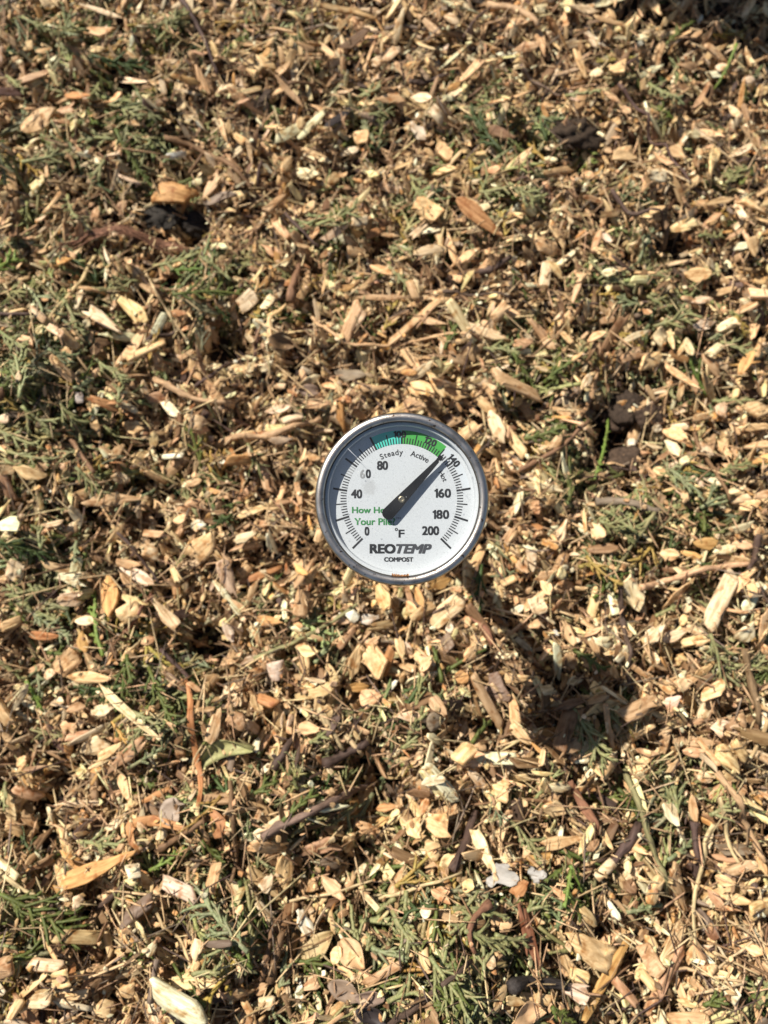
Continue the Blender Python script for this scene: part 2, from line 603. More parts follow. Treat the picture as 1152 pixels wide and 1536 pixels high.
for k, what in enumerate(order):
    x, y = place_random()
    if in_pit(x, y) and R.random() < .78:
        continue
    an = R.uniform(0, 6.2832)
    if what == 'c':
        L = min(R.lognormvariate(math.log(.0116), .5), .034)
        Wd = L * R.uniform(.12, .46)
        Wd = min(Wd, .0085)
        T = min(L, Wd) * R.uniform(.12, .30)
        z, a_, b_ = drop(x, y, an, L, Wd, T, .92, .46, 1.1)
        chips.append((R.randrange(len(ctp)), L, Wd, T, x, y, z, an, a_, b_))
    elif what == 'f':
        L = min(R.lognormvariate(math.log(.016), .5), .05)
        Wd = R.uniform(.0005, .0018)
        z, a_, b_ = drop(x, y, an, L, Wd, Wd, .8, .12, .55, .6)
        fibres.append((R.randrange(len(ftp)), L, Wd, Wd, x, y, z, an, a_, b_))
    else:
        L = R.uniform(.0018, .0055)
        Wd = L * R.uniform(.3, .8)
        T = Wd * R.uniform(.3, .7)
        z, a_, b_ = drop(x, y, an, L, Wd, T, .6, .3)
        crumbs.append((R.randrange(len(crt)), L, Wd, T, x, y, z, an, a_, b_))
    if k in spray_at:
        if R.random() < .90:
            px, py, r_, _ = GREENS[rng.choice(len(GREENS), p=gw)]
            p = on_plane(px + R.gauss(0, r_ * .55), py + R.gauss(0, r_ * .55))
            x, y = p.x, p.y
        sc = R.uniform(.45, 1.15)
        z, a_, b_ = drop(x, y, an, .034 * sc, .014 * sc, .002, .7, .15, .5, .5)
        sprays.append((R.randrange(len(stp)), sc, sc, sc, x, y, z, an, a_, b_))


def pour(rows, tpls, pile, tint_of):
    rows = sorted(rows, key=lambda r: r[0])
    arr = np.array([r[1:7] for r in rows])
    ids = np.array([r[0] for r in rows])
    mats = np.array([axes(*r[7:]) for r in rows])
    tint = tint_of(len(rows))
    for t in range(len(tpls)):
        s = ids == t
        pile.add(tpls[t], arr[s, :3], mats[s], arr[s, 3:6], tint[s])


def woodtint(keys, ws, amt):
    def f(n):
        ks = pick(keys, ws, n)
        base = np.array([WOODC[k] for k in ks])
        return np.clip(base * (1 + rng.normal(0, amt, (n, 1))) * (1 + rng.normal(0, .028, (n, 3))), .01, .8)
    return f


def greentint(n):
    ks = pick('GGGGGNNDUYs', [1] * 11, n)
    base = np.array([GREENC.get(k, (.25, .19, .09)) for k in ks])
    return np.clip(base * (1 + rng.normal(0, .2, (n, 1))) * (1 + rng.normal(0, .06, (n, 3))), .01, .6)


# ------------------------------------------------------------------ pieces one can tell apart in the photograph
# tile(column,row of 384 px) kind colour style width(thirds of a pixel) points(thirds of a pixel) | own label | short name others refer to
# kinds: c wood chip, t twig, b bark strip, s cedar sprig, l dry leaf, v green leaf, w straw stalk, k charcoal lump, e soil clod, p paper scrap
TABLE = '''
00 c c block 55 203,48 277,45
00 c c splinter 24 392,78 545,50 | thin cream splinter arching above a torn chip near the top edge | the arched cream splinter
00 c h fan 75 385,125 525,170
00 c h flake 95 275,548 112,640 | broad honey coloured flake like a shoulder blade with a pointed tail | the shoulder blade flake
00 c h oval 46 892,330 950,460
00 c c oval 66 985,425 1052,395
00 c c splinter 30 528,372 684,385
00 c h block 52 488,472 552,452
00 c a block 92 700,885 862,892 | broad amber chip lying half shaded above the black lumps | the shaded amber chip
00 l g leaf 62 915,940 1072,878 | grey brown dry leaf curled beside the black lumps | the curled grey leaf
00 c t splinter 62 922,902 988,758
00 c c oval 42 485,708 545,700
00 c c block 38 832,528 878,540
00 c w oval 32 885,555 915,578
00 c t rod 36 0,175 102,240
00 c t rod 32 10,850 32,700
00 t p tube 30 818,0 872,90 912,160 938,230 984,350 | purple brown twig bending down from the top edge | the bent top twig
00 t b tube 34 740,622 880,662 1000,722 1140,860
00 b r strip 40 240,1135 330,1070 450,1040 580,1055 720,1095 860,1150 | long shredded strip of reddish bark under the black lumps | the shredded red bark
00 s N spray 60 560,600 705,955 | straight green cedar shoot hanging down toward the black lumps | the straight green shoot
00 s N spray 26 640,842 890,838
00 s G spray 70 100,60 262,172
00 s G spray 100 720,235 832,105
00 s G spray 130 460,470 660,520
00 s G spray 110 110,740 330,700
00 s D spray 120 420,250 640,230
00 s G spray 90 20,330 130,440
00 s U spray 70 280,190 370,240
00 k d lump 120 672,990 800,1010 | black charred lump below the straight green shoot | the black lump
00 k d lump 110 830,1040 940,1010
00 c o flake 46 300,440 430,470
00 c t splinter 44 420,1000 440,930
00 c t oval 50 540,960 560,900
00 c h oval 50 100,205 155,200
00 c c oval 40 170,1000 215,985
00 c h fan 44 660,400 715,420
00 c t splinter 36 90,385 250,310
10 c h fan 110 -60,270 70,350 | star shaped torn chip with ragged points near the top left | the star shaped chip
10 c t splinter 40 90,340 170,290
10 c t splinter 34 95,400 220,490
10 c t fan 50 290,35 545,72 | long ragged tan chip lying level along the top edge | the long ragged chip
10 c h oval 42 70,150 165,140
10 c c fan 72 520,322 628,262
10 c c oval 56 702,482 792,452
10 c c block 56 780,505 842,560
10 c h block 64 820,595 880,715 | long honey coloured block just below two cream pebble shaped chips | the long honey block
10 c h oval 36 768,590 800,642
10 c a oval 46 855,432 912,408
10 c h block 50 920,385 1008,318
10 c c oval 46 368,425 432,385
10 c h oval 56 55,605 128,580
10 c c splinter 38 200,630 345,498
10 b d strip 46 318,615 425,488
10 c h block 62 442,645 515,618
10 c c oval 46 388,712 458,678
10 c c flake 56 178,758 285,795
10 c h fan 36 222,718 312,745
10 c t rod 48 45,978 138,918
10 c t rod 40 88,1000 152,1092
10 c h block 88 715,950 825,1005 | big square ended honey coloured block left of the orange flake | the square honey block
10 c c splinter 32 690,1072 782,1008
10 c c oval 50 718,1142 842,1130
10 c o flake 72 905,965 1105,1075 | large curled orange flake of inner bark | the large orange flake
10 c c block 46 425,1000 505,1012
10 c o flake 42 488,1072 585,1018
10 w s tube 18 882,800 858,950 828,1105
10 t p tube 22 130,960 200,1040 285,1112
10 t p tube 22 12,680 20,770 12,860
10 t g tube 26 580,132 680,120 765,130
10 t p tube 30 688,352 770,332 862,342
10 t p tube 20 935,130 1000,90 1052,48
10 t b tube 24 138,350 200,372 272,392
10 s D spray 120 1112,672 960,520 | dark green cedar fan spread open right of the cream chips | the dark cedar fan
10 s G spray 120 1000,880 1140,840
10 s G spray 130 280,1060 460,1010
10 s G spray 90 480,470 560,400
10 s G spray 80 700,760 760,840
10 e g lump 60 5,450 60,420
10 c c oval 52 850,90 912,80
10 c t splinter 50 720,40 850,0
10 c k oval 40 845,215 870,170
10 c h oval 50 1040,775 1098,765
10 c h oval 56 800,790 900,770
10 c k fan 60 700,575 770,570
20 t t tube 46 -100,-30 20,50 110,150 | thick pale tan branch end splitting open near the top edge | the split branch end
20 c h splinter 50 105,150 150,245
20 c c block 46 95,52 152,40
20 c c fan 72 248,55 385,60
20 c h flake 52 282,250 330,378
20 c c oval 52 350,338 404,332
20 c h block 66 432,335 508,312
20 c h flake 74 188,480 122,505
20 t p tube 22 488,360 560,500 605,630 720,740 808,812 | thin purple brown twig bent at a knuckle, running down through pale chips | the knuckled purple twig
20 t g tube 20 40,300 110,378 215,380 300,425
20 e g lump 140 200,620 370,625 | blurry dark grey clod among the chips in the upper right part | the grey clod
20 c t rod 38 138,805 284,708
20 c c oval 50 780,625 842,618
20 c h splinter 56 922,660 850,835
20 c h flake 60 712,668 768,725
20 c h fan 92 445,725 565,690
20 c h oval 46 320,770 372,792
20 c c rod 32 985,945 1042,995
20 c h fan 82 1010,930 1132,952
20 c h flake 62 1040,1105 1112,1150
20 c h block 62 98,1098 205,1122
20 t b tube 40 672,925 688,1010 704,1085
20 t p tube 25 420,920 540,975 684,1052
20 c c oval 46 955,520 1024,532
20 c c oval 46 912,312 962,308
20 s G spray 90 950,840 1050,740
20 s B spray 36 968,250 940,402
20 s G spray 90 600,420 720,480
20 s G spray 70 230,450 370,510
20 s N spray 70 700,210 790,110
20 s G spray 120 -20,860 110,920
20 s G spray 90 840,1080 980,1010
20 c t splinter 40 390,470 470,545
20 c c oval 44 1035,370 1090,362
20 c h oval 60 1090,440 1150,400
20 c c fan 60 580,835 665,830
20 c k rod 40 255,400 320,430
20 c h oval 50 600,1000 650,985
20 c k oval 40 395,1055 445,1085
20 c h fan 60 720,1010 800,1040
01 c h flake 78 662,300 520,170 | largest of the long honey coloured chips in a cluster left of the deep hole | the largest cluster chip
01 c c splinter 66 388,246 560,362
01 c h splinter 76 525,497 662,335
01 c h rod 42 590,482 764,424
01 c h oval 56 392,490 456,550 | smooth oval honey coloured chip beside a thick spread of grey green spray | the smooth oval chip
01 c c rod 34 235,340 328,402
01 w s tube 26 432,8 362,132 228,282
01 t p tube 20 -10,277 70,270 152,264
01 c c rod 36 150,250 216,302
01 c t block 52 745,35 742,115
01 c c block 76 1082,242 1150,165
01 c o fan 52 412,668 580,690
01 c c block 46 740,652 798,722
01 c t oval 62 672,640 745,632
01 c h flake 70 860,765 935,740
01 c h oval 48 692,868 698,795
01 c w rod 26 732,905 838,910
01 c w block 38 920,798 972,838
01 c w block 50 332,632 378,640
01 t t tube 34 700,560 800,620 920,668 1055,680
01 t t tube 38 1024,845 1150,828 1300,780 1440,742 | pale tipped stick lying left of the dial, almost level | the pale tipped stick
01 b o strip 22 1040,868 1062,920 1098,960 1082,1062
01 c t oval 46 838,1035 905,1008
01 c t flake 62 440,1142 665,1105
01 c t fan 50 450,1112 545,1092
01 c h flake 62 98,980 235,1002
01 c c oval 56 478,972 552,982
01 c h oval 52 0,968 72,972
01 c c oval 46 0,742 46,728
01 c b oval 62 10,642 52,655
01 c b flake 40 428,392 515,402
01 c o flake 36 778,272 842,260
01 s N spray 120 800,225 1110,115 | thick mid green cedar branchlet lying above the deep hole | the thick green branchlet
01 s B spray 120 -20,90 100,20 | bright fresh green tuft at the left edge | the bright left tuft
01 s G spray 150 60,640 230,790
01 s G spray 120 240,620 340,760
01 s U spray 130 225,420 370,510
01 s G spray 110 300,215 370,345
01 s G spray 140 0,330 150,460
01 s G spray 120 450,480 600,610
01 s G spray 110 700,60 880,10
01 s G spray 110 60,880 240,950
01 s G spray 110 20,800 160,860
01 w s tube 15 658,80 740,230 842,382
01 w G tube 18 918,620 960,720 1012,832
01 t p tube 22 880,590 960,540 1080,460
01 t b tube 26 300,810 360,890 430,980
01 t p tube 24 660,390 730,345 800,300
01 c h fan 60 570,770 650,790
01 c h oval 56 90,375 145,405
01 c h oval 60 560,20 600,30
01 c h oval 48 870,500 900,560
01 c h fan 40 820,340 850,300
01 c t oval 46 400,740 440,790
01 c c oval 44 375,300 420,325
11 t b tube 46 158,215 172,120 195,40
11 c c block 46 30,242 82,188
11 c t splinter 30 430,195 705,242
11 c t rod 40 600,395 832,200 | straight tan split stick pointing up from above the dial | the straight split stick
11 c t splinter 36 728,312 872,288
11 c c splinter 72 880,300 1145,392 | big pale splinter with a pointed tail and ragged left end above the dial | the big pale splinter
11 w t tube 22 250,268 330,340 400,400 600,412 780,372 960,350
11 c h rod 52 390,385 470,255
11 c h oval 52 518,60 615,95
11 c h oval 72 698,620 795,645
11 c h fan 56 768,570 842,640
11 c c oval 46 58,732 162,700
11 c c rod 38 120,762 214,738
11 l g leaf 76 355,540 495,562
11 l g leaf 62 188,600 292,622
11 l b leaf 92 55,380 190,445 | dark brown dead leaf lying in shade right of the deep hole | the dark dead leaf
11 c t flake 52 655,680 765,692
11 c t rod 56 1050,556 1170,640 1284,660 | fat tan rod of split wood lying above and right of the dial | the fat tan rod
11 c c oval 78 1056,712 1108,838 | pale cream oval chip standing close beside the rim of the dial | the pale rim chip
11 c o oval 50 378,650 432,668
11 t p tube 18 840,165 990,172 1150,186
11 t p tube 38 988,130 1060,80 1145,10
11 c h fan 52 878,132 932,105
11 c h rod 50 1062,305 1134,212
11 c h oval 44 900,260 940,290
11 c t fan 60 860,470 950,500
11 c h oval 50 300,580 360,600
11 c a oval 40 655,530 720,530
11 c t rod 40 690,120 720,220
11 t b tube 22 840,585 900,600 965,612
11 w s tube 14 0,290 110,360 230,425
11 s G spray 70 600,90 700,180
21 c c splinter 40 470,413 614,342
21 c c block 62 640,342 702,368
21 c t fan 72 488,462 595,448
21 c h block 70 572,492 648,480
21 c h flake 58 658,508 805,625 | long honey coloured wedge pointing down right of the two square chips | the long honey wedge
21 c a oval 58 1000,552 1056,448
21 c h rod 36 1086,462 1112,388
21 c h rod 50 1030,200 1160,206
21 c h oval 76 778,92 884,88
21 c h flake 42 165,30 225,122
21 c h oval 34 262,230 302,108
21 c c block 46 918,342 1004,298
21 c c oval 46 798,222 864,236
21 c c block 52 930,740 938,668
21 c h block 86 1045,722 1152,668
21 c h oval 40 1040,762 1152,770
21 c h flake 66 690,780 805,842
21 c c oval 52 675,850 752,900
21 c w block 44 515,842 562,838
21 c c oval 48 750,915 802,932
21 c h fan 66 122,1090 198,1112
21 c h flake 44 262,726 165,688
21 c c oval 46 312,600 352,540
21 b t strip 22 385,520 362,620 335,715 290,712 | curly tan tendril hooked at its lower end right of the dial | the curly tan tendril
21 s B spray 36 350,1010 445,760 | single bright green shoot standing beside the dark soil clods | the single bright shoot
21 t b tube 26 30,972 200,880 335,758
21 t g tube 44 365,1112 520,1112 650,1160 | rough grey tan log like stick below the dark soil clods | the rough grey stick
21 s U spray 150 700,960 830,1090 | large bluish green spray in the right part below the soil clods | the large bluish spray
21 s U spray 150 850,1140 940,1070
21 s G spray 60 900,640 1080,662
21 s G spray 100 930,980 1070,920
21 s N spray 80 0,440 100,610
21 s N spray 70 140,590 250,480
21 s N spray 70 40,840 240,790
21 s G spray 120 620,330 800,280
21 s G spray 100 600,200 700,250
21 s G spray 90 940,390 1080,430
21 s Y spray 70 990,280 1040,380
21 e d lump 150 450,650 590,680 | dark crumbly soil clod in the hollow right of the dial | the dark soil clod
21 e d lump 110 530,760 640,770
21 e b lump 100 440,920 560,900
21 e d lump 110 400,740 480,780
21 t b tube 24 820,790 900,950 965,1110
21 c k oval 44 620,790 665,780
21 c h oval 46 625,970 690,980
21 c c oval 52 780,380 800,450
21 c c rod 40 870,460 940,400
21 c k fan 56 810,330 890,320
21 c c oval 44 400,85 460,90
21 c h oval 50 330,410 385,395
21 c t oval 48 140,380 190,420
21 c t flake 62 0,410 100,370
21 c h oval 50 1020,1140 1090,1120
21 c h oval 46 1070,1100 1150,1080
21 c c fan 50 950,1080 1020,1060
21 c h rod 40 1090,100 1150,110
21 c h oval 46 170,870 220,810
02 c a oval 96 508,302 512,468 | smooth caramel oval chip like an almond, standing on end left of the dial | the caramel almond chip
02 c h flake 112 860,215 990,105 | broad rounded honey coloured flake with a pointed top left of the dial | the broad rounded flake
02 c h block 74 535,482 634,428
02 c k flake 52 702,328 535,238
02 c c splinter 58 838,545 718,410 | cream wedge widening downward on a dark patch left of the dial | the cream wedge
02 c c splinter 62 1000,205 1052,395
02 c t splinter 28 1040,388 1134,468
02 c c fan 82 288,402 382,388
02 c c block 70 55,310 60,215
02 c c fan 60 270,292 432,322
02 c c oval 56 358,492 432,490
02 c o oval 46 135,552 262,562
02 c h block 82 268,720 352,630
02 c a oval 50 380,545 388,632
02 c h oval 56 338,742 496,748 | pale honey coloured oval chip lying level above the long pale splinter | the level oval chip
02 c c oval 44 200,752 258,712
02 c c splinter 38 468,788 560,880 734,1028 | long cream splinter curving down to a point among green sprays | the long cream splinter
02 c t splinter 60 538,1155 664,1005
02 b o strip 28 838,755 862,900 880,1080 900,1200 908,1290 890,1325 | long thin orange bark strip running down left of the lower centre | the long orange strip
02 c c fan 96 405,1062 502,1042 | roundish pale lemon cream chip with a broken edge, low on the left | the lemon cream chip
02 c h flake 44 480,1102 564,1038
02 c h flake 54 948,1045 992,868
02 c t oval 92 1040,960 1112,915
02 c h rod 52 -10,790 82,955
02 c h rod 36 308,1012 412,1000
02 c c flake 46 438,905 522,878
02 t p tube 18 528,90 620,190 714,322
02 t r tube 20 560,545 640,450 684,368
02 t p tube 24 728,618 790,690 842,745
02 c t rod 44 0,522 116,488
02 c c oval 38 196,65 284,42
02 c c fan 66 0,62 116,70
02 c c block 58 638,172 724,198
02 s B spray 80 480,640 370,370 | bright green feathery sprig crossing beside the caramel almond chip | the bright feathery sprig
02 s N spray 140 600,670 545,880
02 s N spray 120 700,690 790,1010 | deep green hanging sprig beside the long orange strip | the hanging green sprig
02 s D spray 120 -10,140 250,200
02 s U spray 100 120,430 320,580
02 s G spray 60 40,365 190,372
02 s G spray 50 -10,670 120,760
02 s G spray 60 600,900 740,960
02 s B spray 50 150,760 200,900
02 s U spray 60 590,1150 740,1060
02 v G leaf 80 885,1130 1030,1150 1160,1030 | smooth olive green leaf curved like a boat beside the orange strip | the olive boat leaf
02 b o strip 34 1075,322 1160,292 1268,246 | stiff orange sliver pointing up toward the rim of the dial | the stiff orange sliver
02 c h oval 46 730,250 760,200
02 c h flake 50 530,230 640,240
02 c h fan 50 780,250 820,330
02 c w oval 50 870,70 925,60
02 c c splinter 50 1070,140 1150,90
02 c h oval 50 790,50 850,30
02 c k oval 46 1010,500 1050,580
02 c h rod 50 1060,270 1130,240
02 c c oval 44 240,860 290,850
02 c h oval 44 320,890 380,870
02 c h fan 50 280,950 345,990
02 c t oval 40 140,720 210,690
02 c h flake 54 80,1150 140,1100
02 c h oval 50 20,1030 75,1000
02 c t oval 50 640,590 700,570
12 c a flake 52 -10,490 134,500
12 c c rod 74 778,512 928,388 | thick cream block of split wood below the dial, angled up to the right | the thick cream block
12 c a flake 62 868,300 756,345
12 c h splinter 72 552,322 594,445
12 c w block 50 410,480 455,458
12 c w flake 46 468,492 555,474
12 c h block 92 498,622 584,725 | boxy honey coloured chip in the middle below the dial | the boxy chip
12 c h oval 60 428,742 462,605
12 c h flake 82 470,855 565,818
12 c a oval 46 408,792 505,788
12 c h flake 40 638,568 664,676
12 c a oval 42 718,350 754,424
12 c k block 74 58,722 128,708
12 c h oval 62 198,622 274,632
12 c h splinter 62 918,672 1044,578
12 c a flake 64 946,728 892,772
12 b s strip 44 320,690 380,735 345,800 180,832 | pale curl of bark hooked like a question mark below and left of the dial | the hooked bark curl
12 s N spray 24 830,765 804,610
12 s N spray 26 825,762 1005,600
12 w N tube 26 -5,662 230,560 452,418
12 t p tube 46 305,1132 410,1085 505,1035 | stout purple brown stick with cut ends, lower middle | the stout purple stick
12 t p tube 38 80,1152 130,1080 182,1000
12 w s tube 30 280,880 340,980 392,1072
12 w s tube 30 398,1000 440,1040 482,1092
12 c h rod 62 888,1122 974,1048
12 c g flake 72 765,945 845,938 | flat grey brown pebble like chip among green bits below the dial | the grey pebble chip
12 c t rod 38 958,728 1030,850 1104,975
12 w s tube 20 1058,770 1150,892
12 b r strip 30 1060,600 1078,520 1040,478 960,470 | reddish bark curl crossing the shadow of the stem | the red shadow curl
12 c g fan 110 1040,820 1140,760
12 c h oval 50 675,410 720,450
12 c h rod 42 700,490 790,420
12 c t splinter 40 490,530 620,500
12 c h splinter 44 490,610 560,560
12 c k splinter 46 660,600 700,650
12 c t rod 30 370,620 450,520
12 c h oval 50 925,490 970,500
12 c k oval 44 850,530 890,520
12 c h flake 44 740,710 790,650
12 c t flake 54 780,830 850,920
12 c h oval 50 300,900 350,890
12 c h flake 60 200,960 290,990
12 c t rod 60 200,480 215,350
12 s G spray 100 690,1000 760,890
12 s N spray 50 980,1050 1040,920
12 c h oval 50 -10,830 25,890
12 c o rod 44 0,830 100,870
22 c c block 74 500,292 570,428 | cream chip with a small hollow, beside the top of the purple stem | the hollow cream chip
22 c c block 74 70,442 138,408
22 c c rod 66 850,525 1008,262 | long straight pale slat with sharp edges in the right part | the long pale slat
22 c h flake 62 978,378 1074,262
22 c c flake 76 1008,592 1084,492
22 t p tube 25 484,318 500,500 520,650 552,805 | slender purple stem standing along the shadow of the dial | the slender purple stem
22 t t tube 34 572,342 750,290 900,252 1068,232 | rough tan twig lying level toward a dark fork near the right edge | the rough tan twig
22 c a oval 62 808,152 896,148
22 c c splinter 62 590,602 664,505
22 c c flake 52 680,572 774,542
22 c h oval 50 668,590 714,662
22 c t rod 60 478,925 592,850 632,842 | tan slat end lying at the edge of the dial's shadow | the shadow edge slat
22 c c oval 42 245,772 324,742
22 c h block 52 838,832 944,778
22 c c fan 52 348,578 466,592
22 c h block 72 900,1068 996,1145
22 c h rod 38 968,1028 1044,1114
22 t b tube 36 1040,618 1070,780 1112,955
22 w s tube 24 1152,930 1100,1030 1058,1132
22 c t oval 60 238,640 268,702
22 s Y spray 100 340,200 450,350 | yellowish sprig hanging like a broom right of the dial | the yellowish broom sprig
22 s N spray 70 270,620 430,710
22 s G spray 60 640,470 770,410
22 s G spray 110 850,560 970,760
22 s G spray 90 1000,700 1150,690
22 s G spray 110 480,80 620,60
22 s G spray 110 380,60 560,120
22 w G tube 20 645,0 560,130 460,275
22 s G spray 130 290,880 410,1130
22 t t tube 26 420,870 432,950 450,1060
22 c b rod 60 205,1085 272,880
22 t p tube 30 1110,100 1090,180 1060,260
22 c b splinter 40 170,890 360,840
22 c h oval 62 665,190 745,195
22 c h oval 50 190,290 225,285
22 c h oval 50 140,310 165,375
22 c h flake 54 20,220 75,275
22 c t splinter 44 230,480 280,600
22 c h flake 60 400,130 340,60
22 c h flake 54 0,960 90,1045
22 c c oval 50 900,190 995,160
22 c c oval 50 760,425 812,440
22 c h oval 50 745,480 800,490
22 c h oval 46 1000,140 1070,160
22 c h oval 70 1070,100 1140,110
22 c c oval 46 610,660 660,665
22 c h fan 56 725,650 780,680
22 c h oval 40 1130,600 1150,640
22 c h oval 60 780,760 730,800
22 c k flake 50 690,880 740,830
22 c t oval 60 1000,930 1060,950
22 c c fan 60 885,960 960,985
22 c h oval 50 770,1080 860,1080
22 c h flake 40 440,690 470,760
03 c a flake 74 236,540 420,455 604,378 | large amber slab of bark wood with a rounded end, low on the left | the large amber slab
03 b o strip 40 632,380 588,300 590,232 680,222 850,272 | orange bark strip curled over like a hook above the amber slab | the orange hook strip
03 b o strip 46 955,195 1010,240 1042,290 970,302
03 b o strip 28 640,152 710,130 764,88
03 c c rod 76 718,942 830,1010 945,1085 | clean cut cream peg with square ends near the bottom edge | the square ended peg
03 c c flake 54 892,760 888,862
03 c k rod 50 718,520 874,592
03 c g rod 50 568,682 696,580
03 c h rod 46 -5,258 104,292
03 c c rod 38 -5,398 82,502
03 w s tube 22 0,452 60,515 130,570 214,602 | pale bent stalk leaning in from the left edge over green foliage | the pale bent stalk
03 c h flake 56 158,75 85,0
03 c c block 52 580,458 648,448
03 c h block 62 258,942 334,930
03 c h oval 66 418,1085 528,1078
03 c t rod 46 235,755 385,842
03 c t rod 68 -5,895 86,865
03 c h flake 60 565,1005 625,948
03 c b rod 40 398,1005 525,895
03 c t splinter 42 990,1045 1155,995
03 t b tube 26 692,382 800,315 924,232
03 t g tube 32 690,1045 695,940 714,850
03 l k leaf 110 735,215 845,160 | pinkish grey dry leaf between the orange hook strip and the olive leaf | the pinkish dry leaf
03 w s tube 15 708,640 800,750 850,870 902,1005
03 s N spray 190 20,560 310,745 | wide green feathery clump low at the left edge | the wide green clump
03 s U spray 170 1160,770 890,560 | dusky green spray with long arms pointing left of the brown leaves | the dusky long spray
03 s B spray 60 640,480 835,380
03 s N spray 90 900,330 1000,400
03 s G spray 100 360,330 560,350
03 s N spray 70 640,30 700,90
03 s G spray 60 40,60 60,180
03 s G spray 60 530,640 560,480
03 k d lump 110 770,1095 860,1110
03 t p tube 22 430,640 500,590 560,520
03 t b tube 24 1040,60 1060,250 1035,520
03 c c oval 44 705,300 765,292
03 c h oval 40 300,930 290,870
03 c t rod 44 60,90 210,130
03 c c fan 60 150,1030 260,1030
03 c c oval 46 335,580 395,600
03 c c oval 40 500,265 560,235
03 c h rod 30 870,930 890,860
03 c c oval 36 680,830 700,780
03 c c rod 40 150,870 330,850
03 c h rod 34 70,1110 140,1000
03 c t splinter 40 90,200 160,300
13 t g tube 32 40,300 200,212 400,122 535,68 | long thin grey tan stick crossing above the dark brown patch | the long grey stick
13 c h oval 72 128,380 134,525
13 c k flake 52 18,562 84,470
13 c w fan 56 200,615 242,742
13 l t leaf 88 185,875 355,745 | tan dry leaf, pointed at the lower end, one of two crossing | the pointed tan leaf
13 l t leaf 92 378,728 495,895 | broad tan dry leaf leaning right of the pointed one | the broad tan leaf
13 l g leaf 72 328,935 485,1035
13 l g leaf 62 448,1030 585,1032
13 l d leaf 72 455,1060 595,1142
13 c h splinter 56 300,500 392,595
13 w s tube 16 108,622 260,580 400,550 525,508
13 w s tube 20 555,572 780,510 925,472
13 c h fan 112 768,228 872,268
13 c c oval 44 1040,95 960,15
13 c h fan 120 1070,90 1160,115 | biggest pale flat chip with a ragged outline in the lower right quarter | the biggest ragged chip
13 c c splinter 50 972,262 1084,500 | straight cream splinter with dark grain lines beside the white scrap | the straight grained splinter
13 p w scrap 92 1020,518 1176,462 | crumpled white paper scrap poking out beside a straight splinter | the white paper scrap
13 p w scrap 60 1215,470 1300,510 | small torn white paper scrap beside the orange chip | the small white scrap
13 c o flake 50 1150,575 1222,488
13 c h flake 82 758,372 836,352
13 c h oval 60 828,442 894,398
13 c h flake 62 690,245 742,322
13 c h oval 40 738,200 772,138
13 s Y spray 120 630,510 785,385 | ochre yellow dying sprig near the bottom middle | the ochre sprig
13 s G spray 120 610,610 705,830
13 s G spray 150 780,820 940,1080 | thick grey green spray at the bottom edge beside the dark twig | the bottom grey spray
13 s U spray 90 520,790 690,905
13 s U spray 90 100,975 150,855
13 s N spray 70 540,980 680,970
13 s G spray 100 880,640 1100,600
13 s G spray 90 930,730 1130,760
13 s N spray 70 130,230 270,90
13 s N spray 90 0,120 100,40
13 t p tube 28 600,1150 710,1070 830,968 965,848 | purple brown twig rising from the bottom edge beside grey green spray | the bottom purple twig
13 t r tube 26 1050,600 985,665 915,725 985,830
13 t b tube 26 30,940 60,820 78,700
13 t b tube 36 68,952 95,830 126,722
13 c t rod 28 488,962 655,868
13 c h fan 46 208,985 304,945
13 t p tube 36 880,460 950,330 985,190
13 c h splinter 40 440,260 570,300
13 c t fan 70 210,380 370,330
13 c g fan 60 280,430 400,405
13 c c oval 46 745,60 845,40
13 c h fan 46 600,250 640,190
13 c h flake 50 680,280 740,220
13 c c oval 46 740,640 790,650
13 c h fan 50 800,560 870,580
13 c h oval 56 340,810 390,850
13 c h fan 60 1050,660 1140,700
13 c c oval 44 1030,870 1080,880
13 c h oval 50 930,520 980,540
13 c t splinter 44 -10,1010 60,970
13 c c rod 40 0,1080 90,1040
13 t b tube 26 130,1020 150,1080 160,1130
13 c h rod 34 750,810 770,900
13 c o flake 36 540,170 640,165
23 t p tube 42 562,250 540,320 490,375 430,440 | bent purple twig with a pale slanting cut end, lower right | the bent purple twig
23 b r strip 36 265,60 330,180 395,300
23 c t flake 50 128,342 325,328
23 c h oval 72 138,172 226,190
23 c h oval 42 800,125 822,240
23 c c flake 52 685,150 735,265
23 c h rod 44 598,595 654,475
23 c h fan 112 262,755 465,862 | wide honey coloured chip torn open like a cup in the lower right | the torn cup chip
23 b a strip 44 325,1155 395,985 450,875 522,755 | long amber bark strip rising from the bottom edge in a gentle bend | the long amber strip
23 c t block 112 548,832 645,825
23 c t rod 38 648,995 785,825
23 c t rod 30 600,1105 655,1005
23 c t splinter 62 705,410 770,630
23 c h rod 62 1045,645 1160,605
23 c h oval 42 920,492 995,522
23 c t rod 36 958,472 1054,408
23 c h oval 42 1088,400 1135,474
23 t t tube 30 900,15 1040,190 1080,300 1135,425 | long tan twig slanting down at the right edge | the slanting tan twig
23 w s tube 24 912,255 865,580 828,865 | straight straw coloured stalk standing upright in the lower right | the upright straw stalk
23 w s tube 24 930,130 962,250 970,405
23 t p tube 38 820,482 822,360 818,240
23 l g leaf 56 835,620 895,765
23 c r flake 50 898,772 966,742
23 t d tube 50 -5,992 120,955 245,972
23 l t leaf 84 -5,1130 130,1045
23 s B spray 40 250,430 345,605 | bright lime green blade of foliage in the lower right quarter | the lime green blade
23 s B spray 36 240,430 228,620
23 s N spray 40 220,440 150,520
23 w G tube 34 500,5 590,250 640,400 685,565 | long grey green stem running down beside the bent purple twig | the long green stem
23 s U spray 50 680,400 835,315
23 w t tube 26 415,540 510,640 605,748
23 c t rod 32 440,930 550,1052
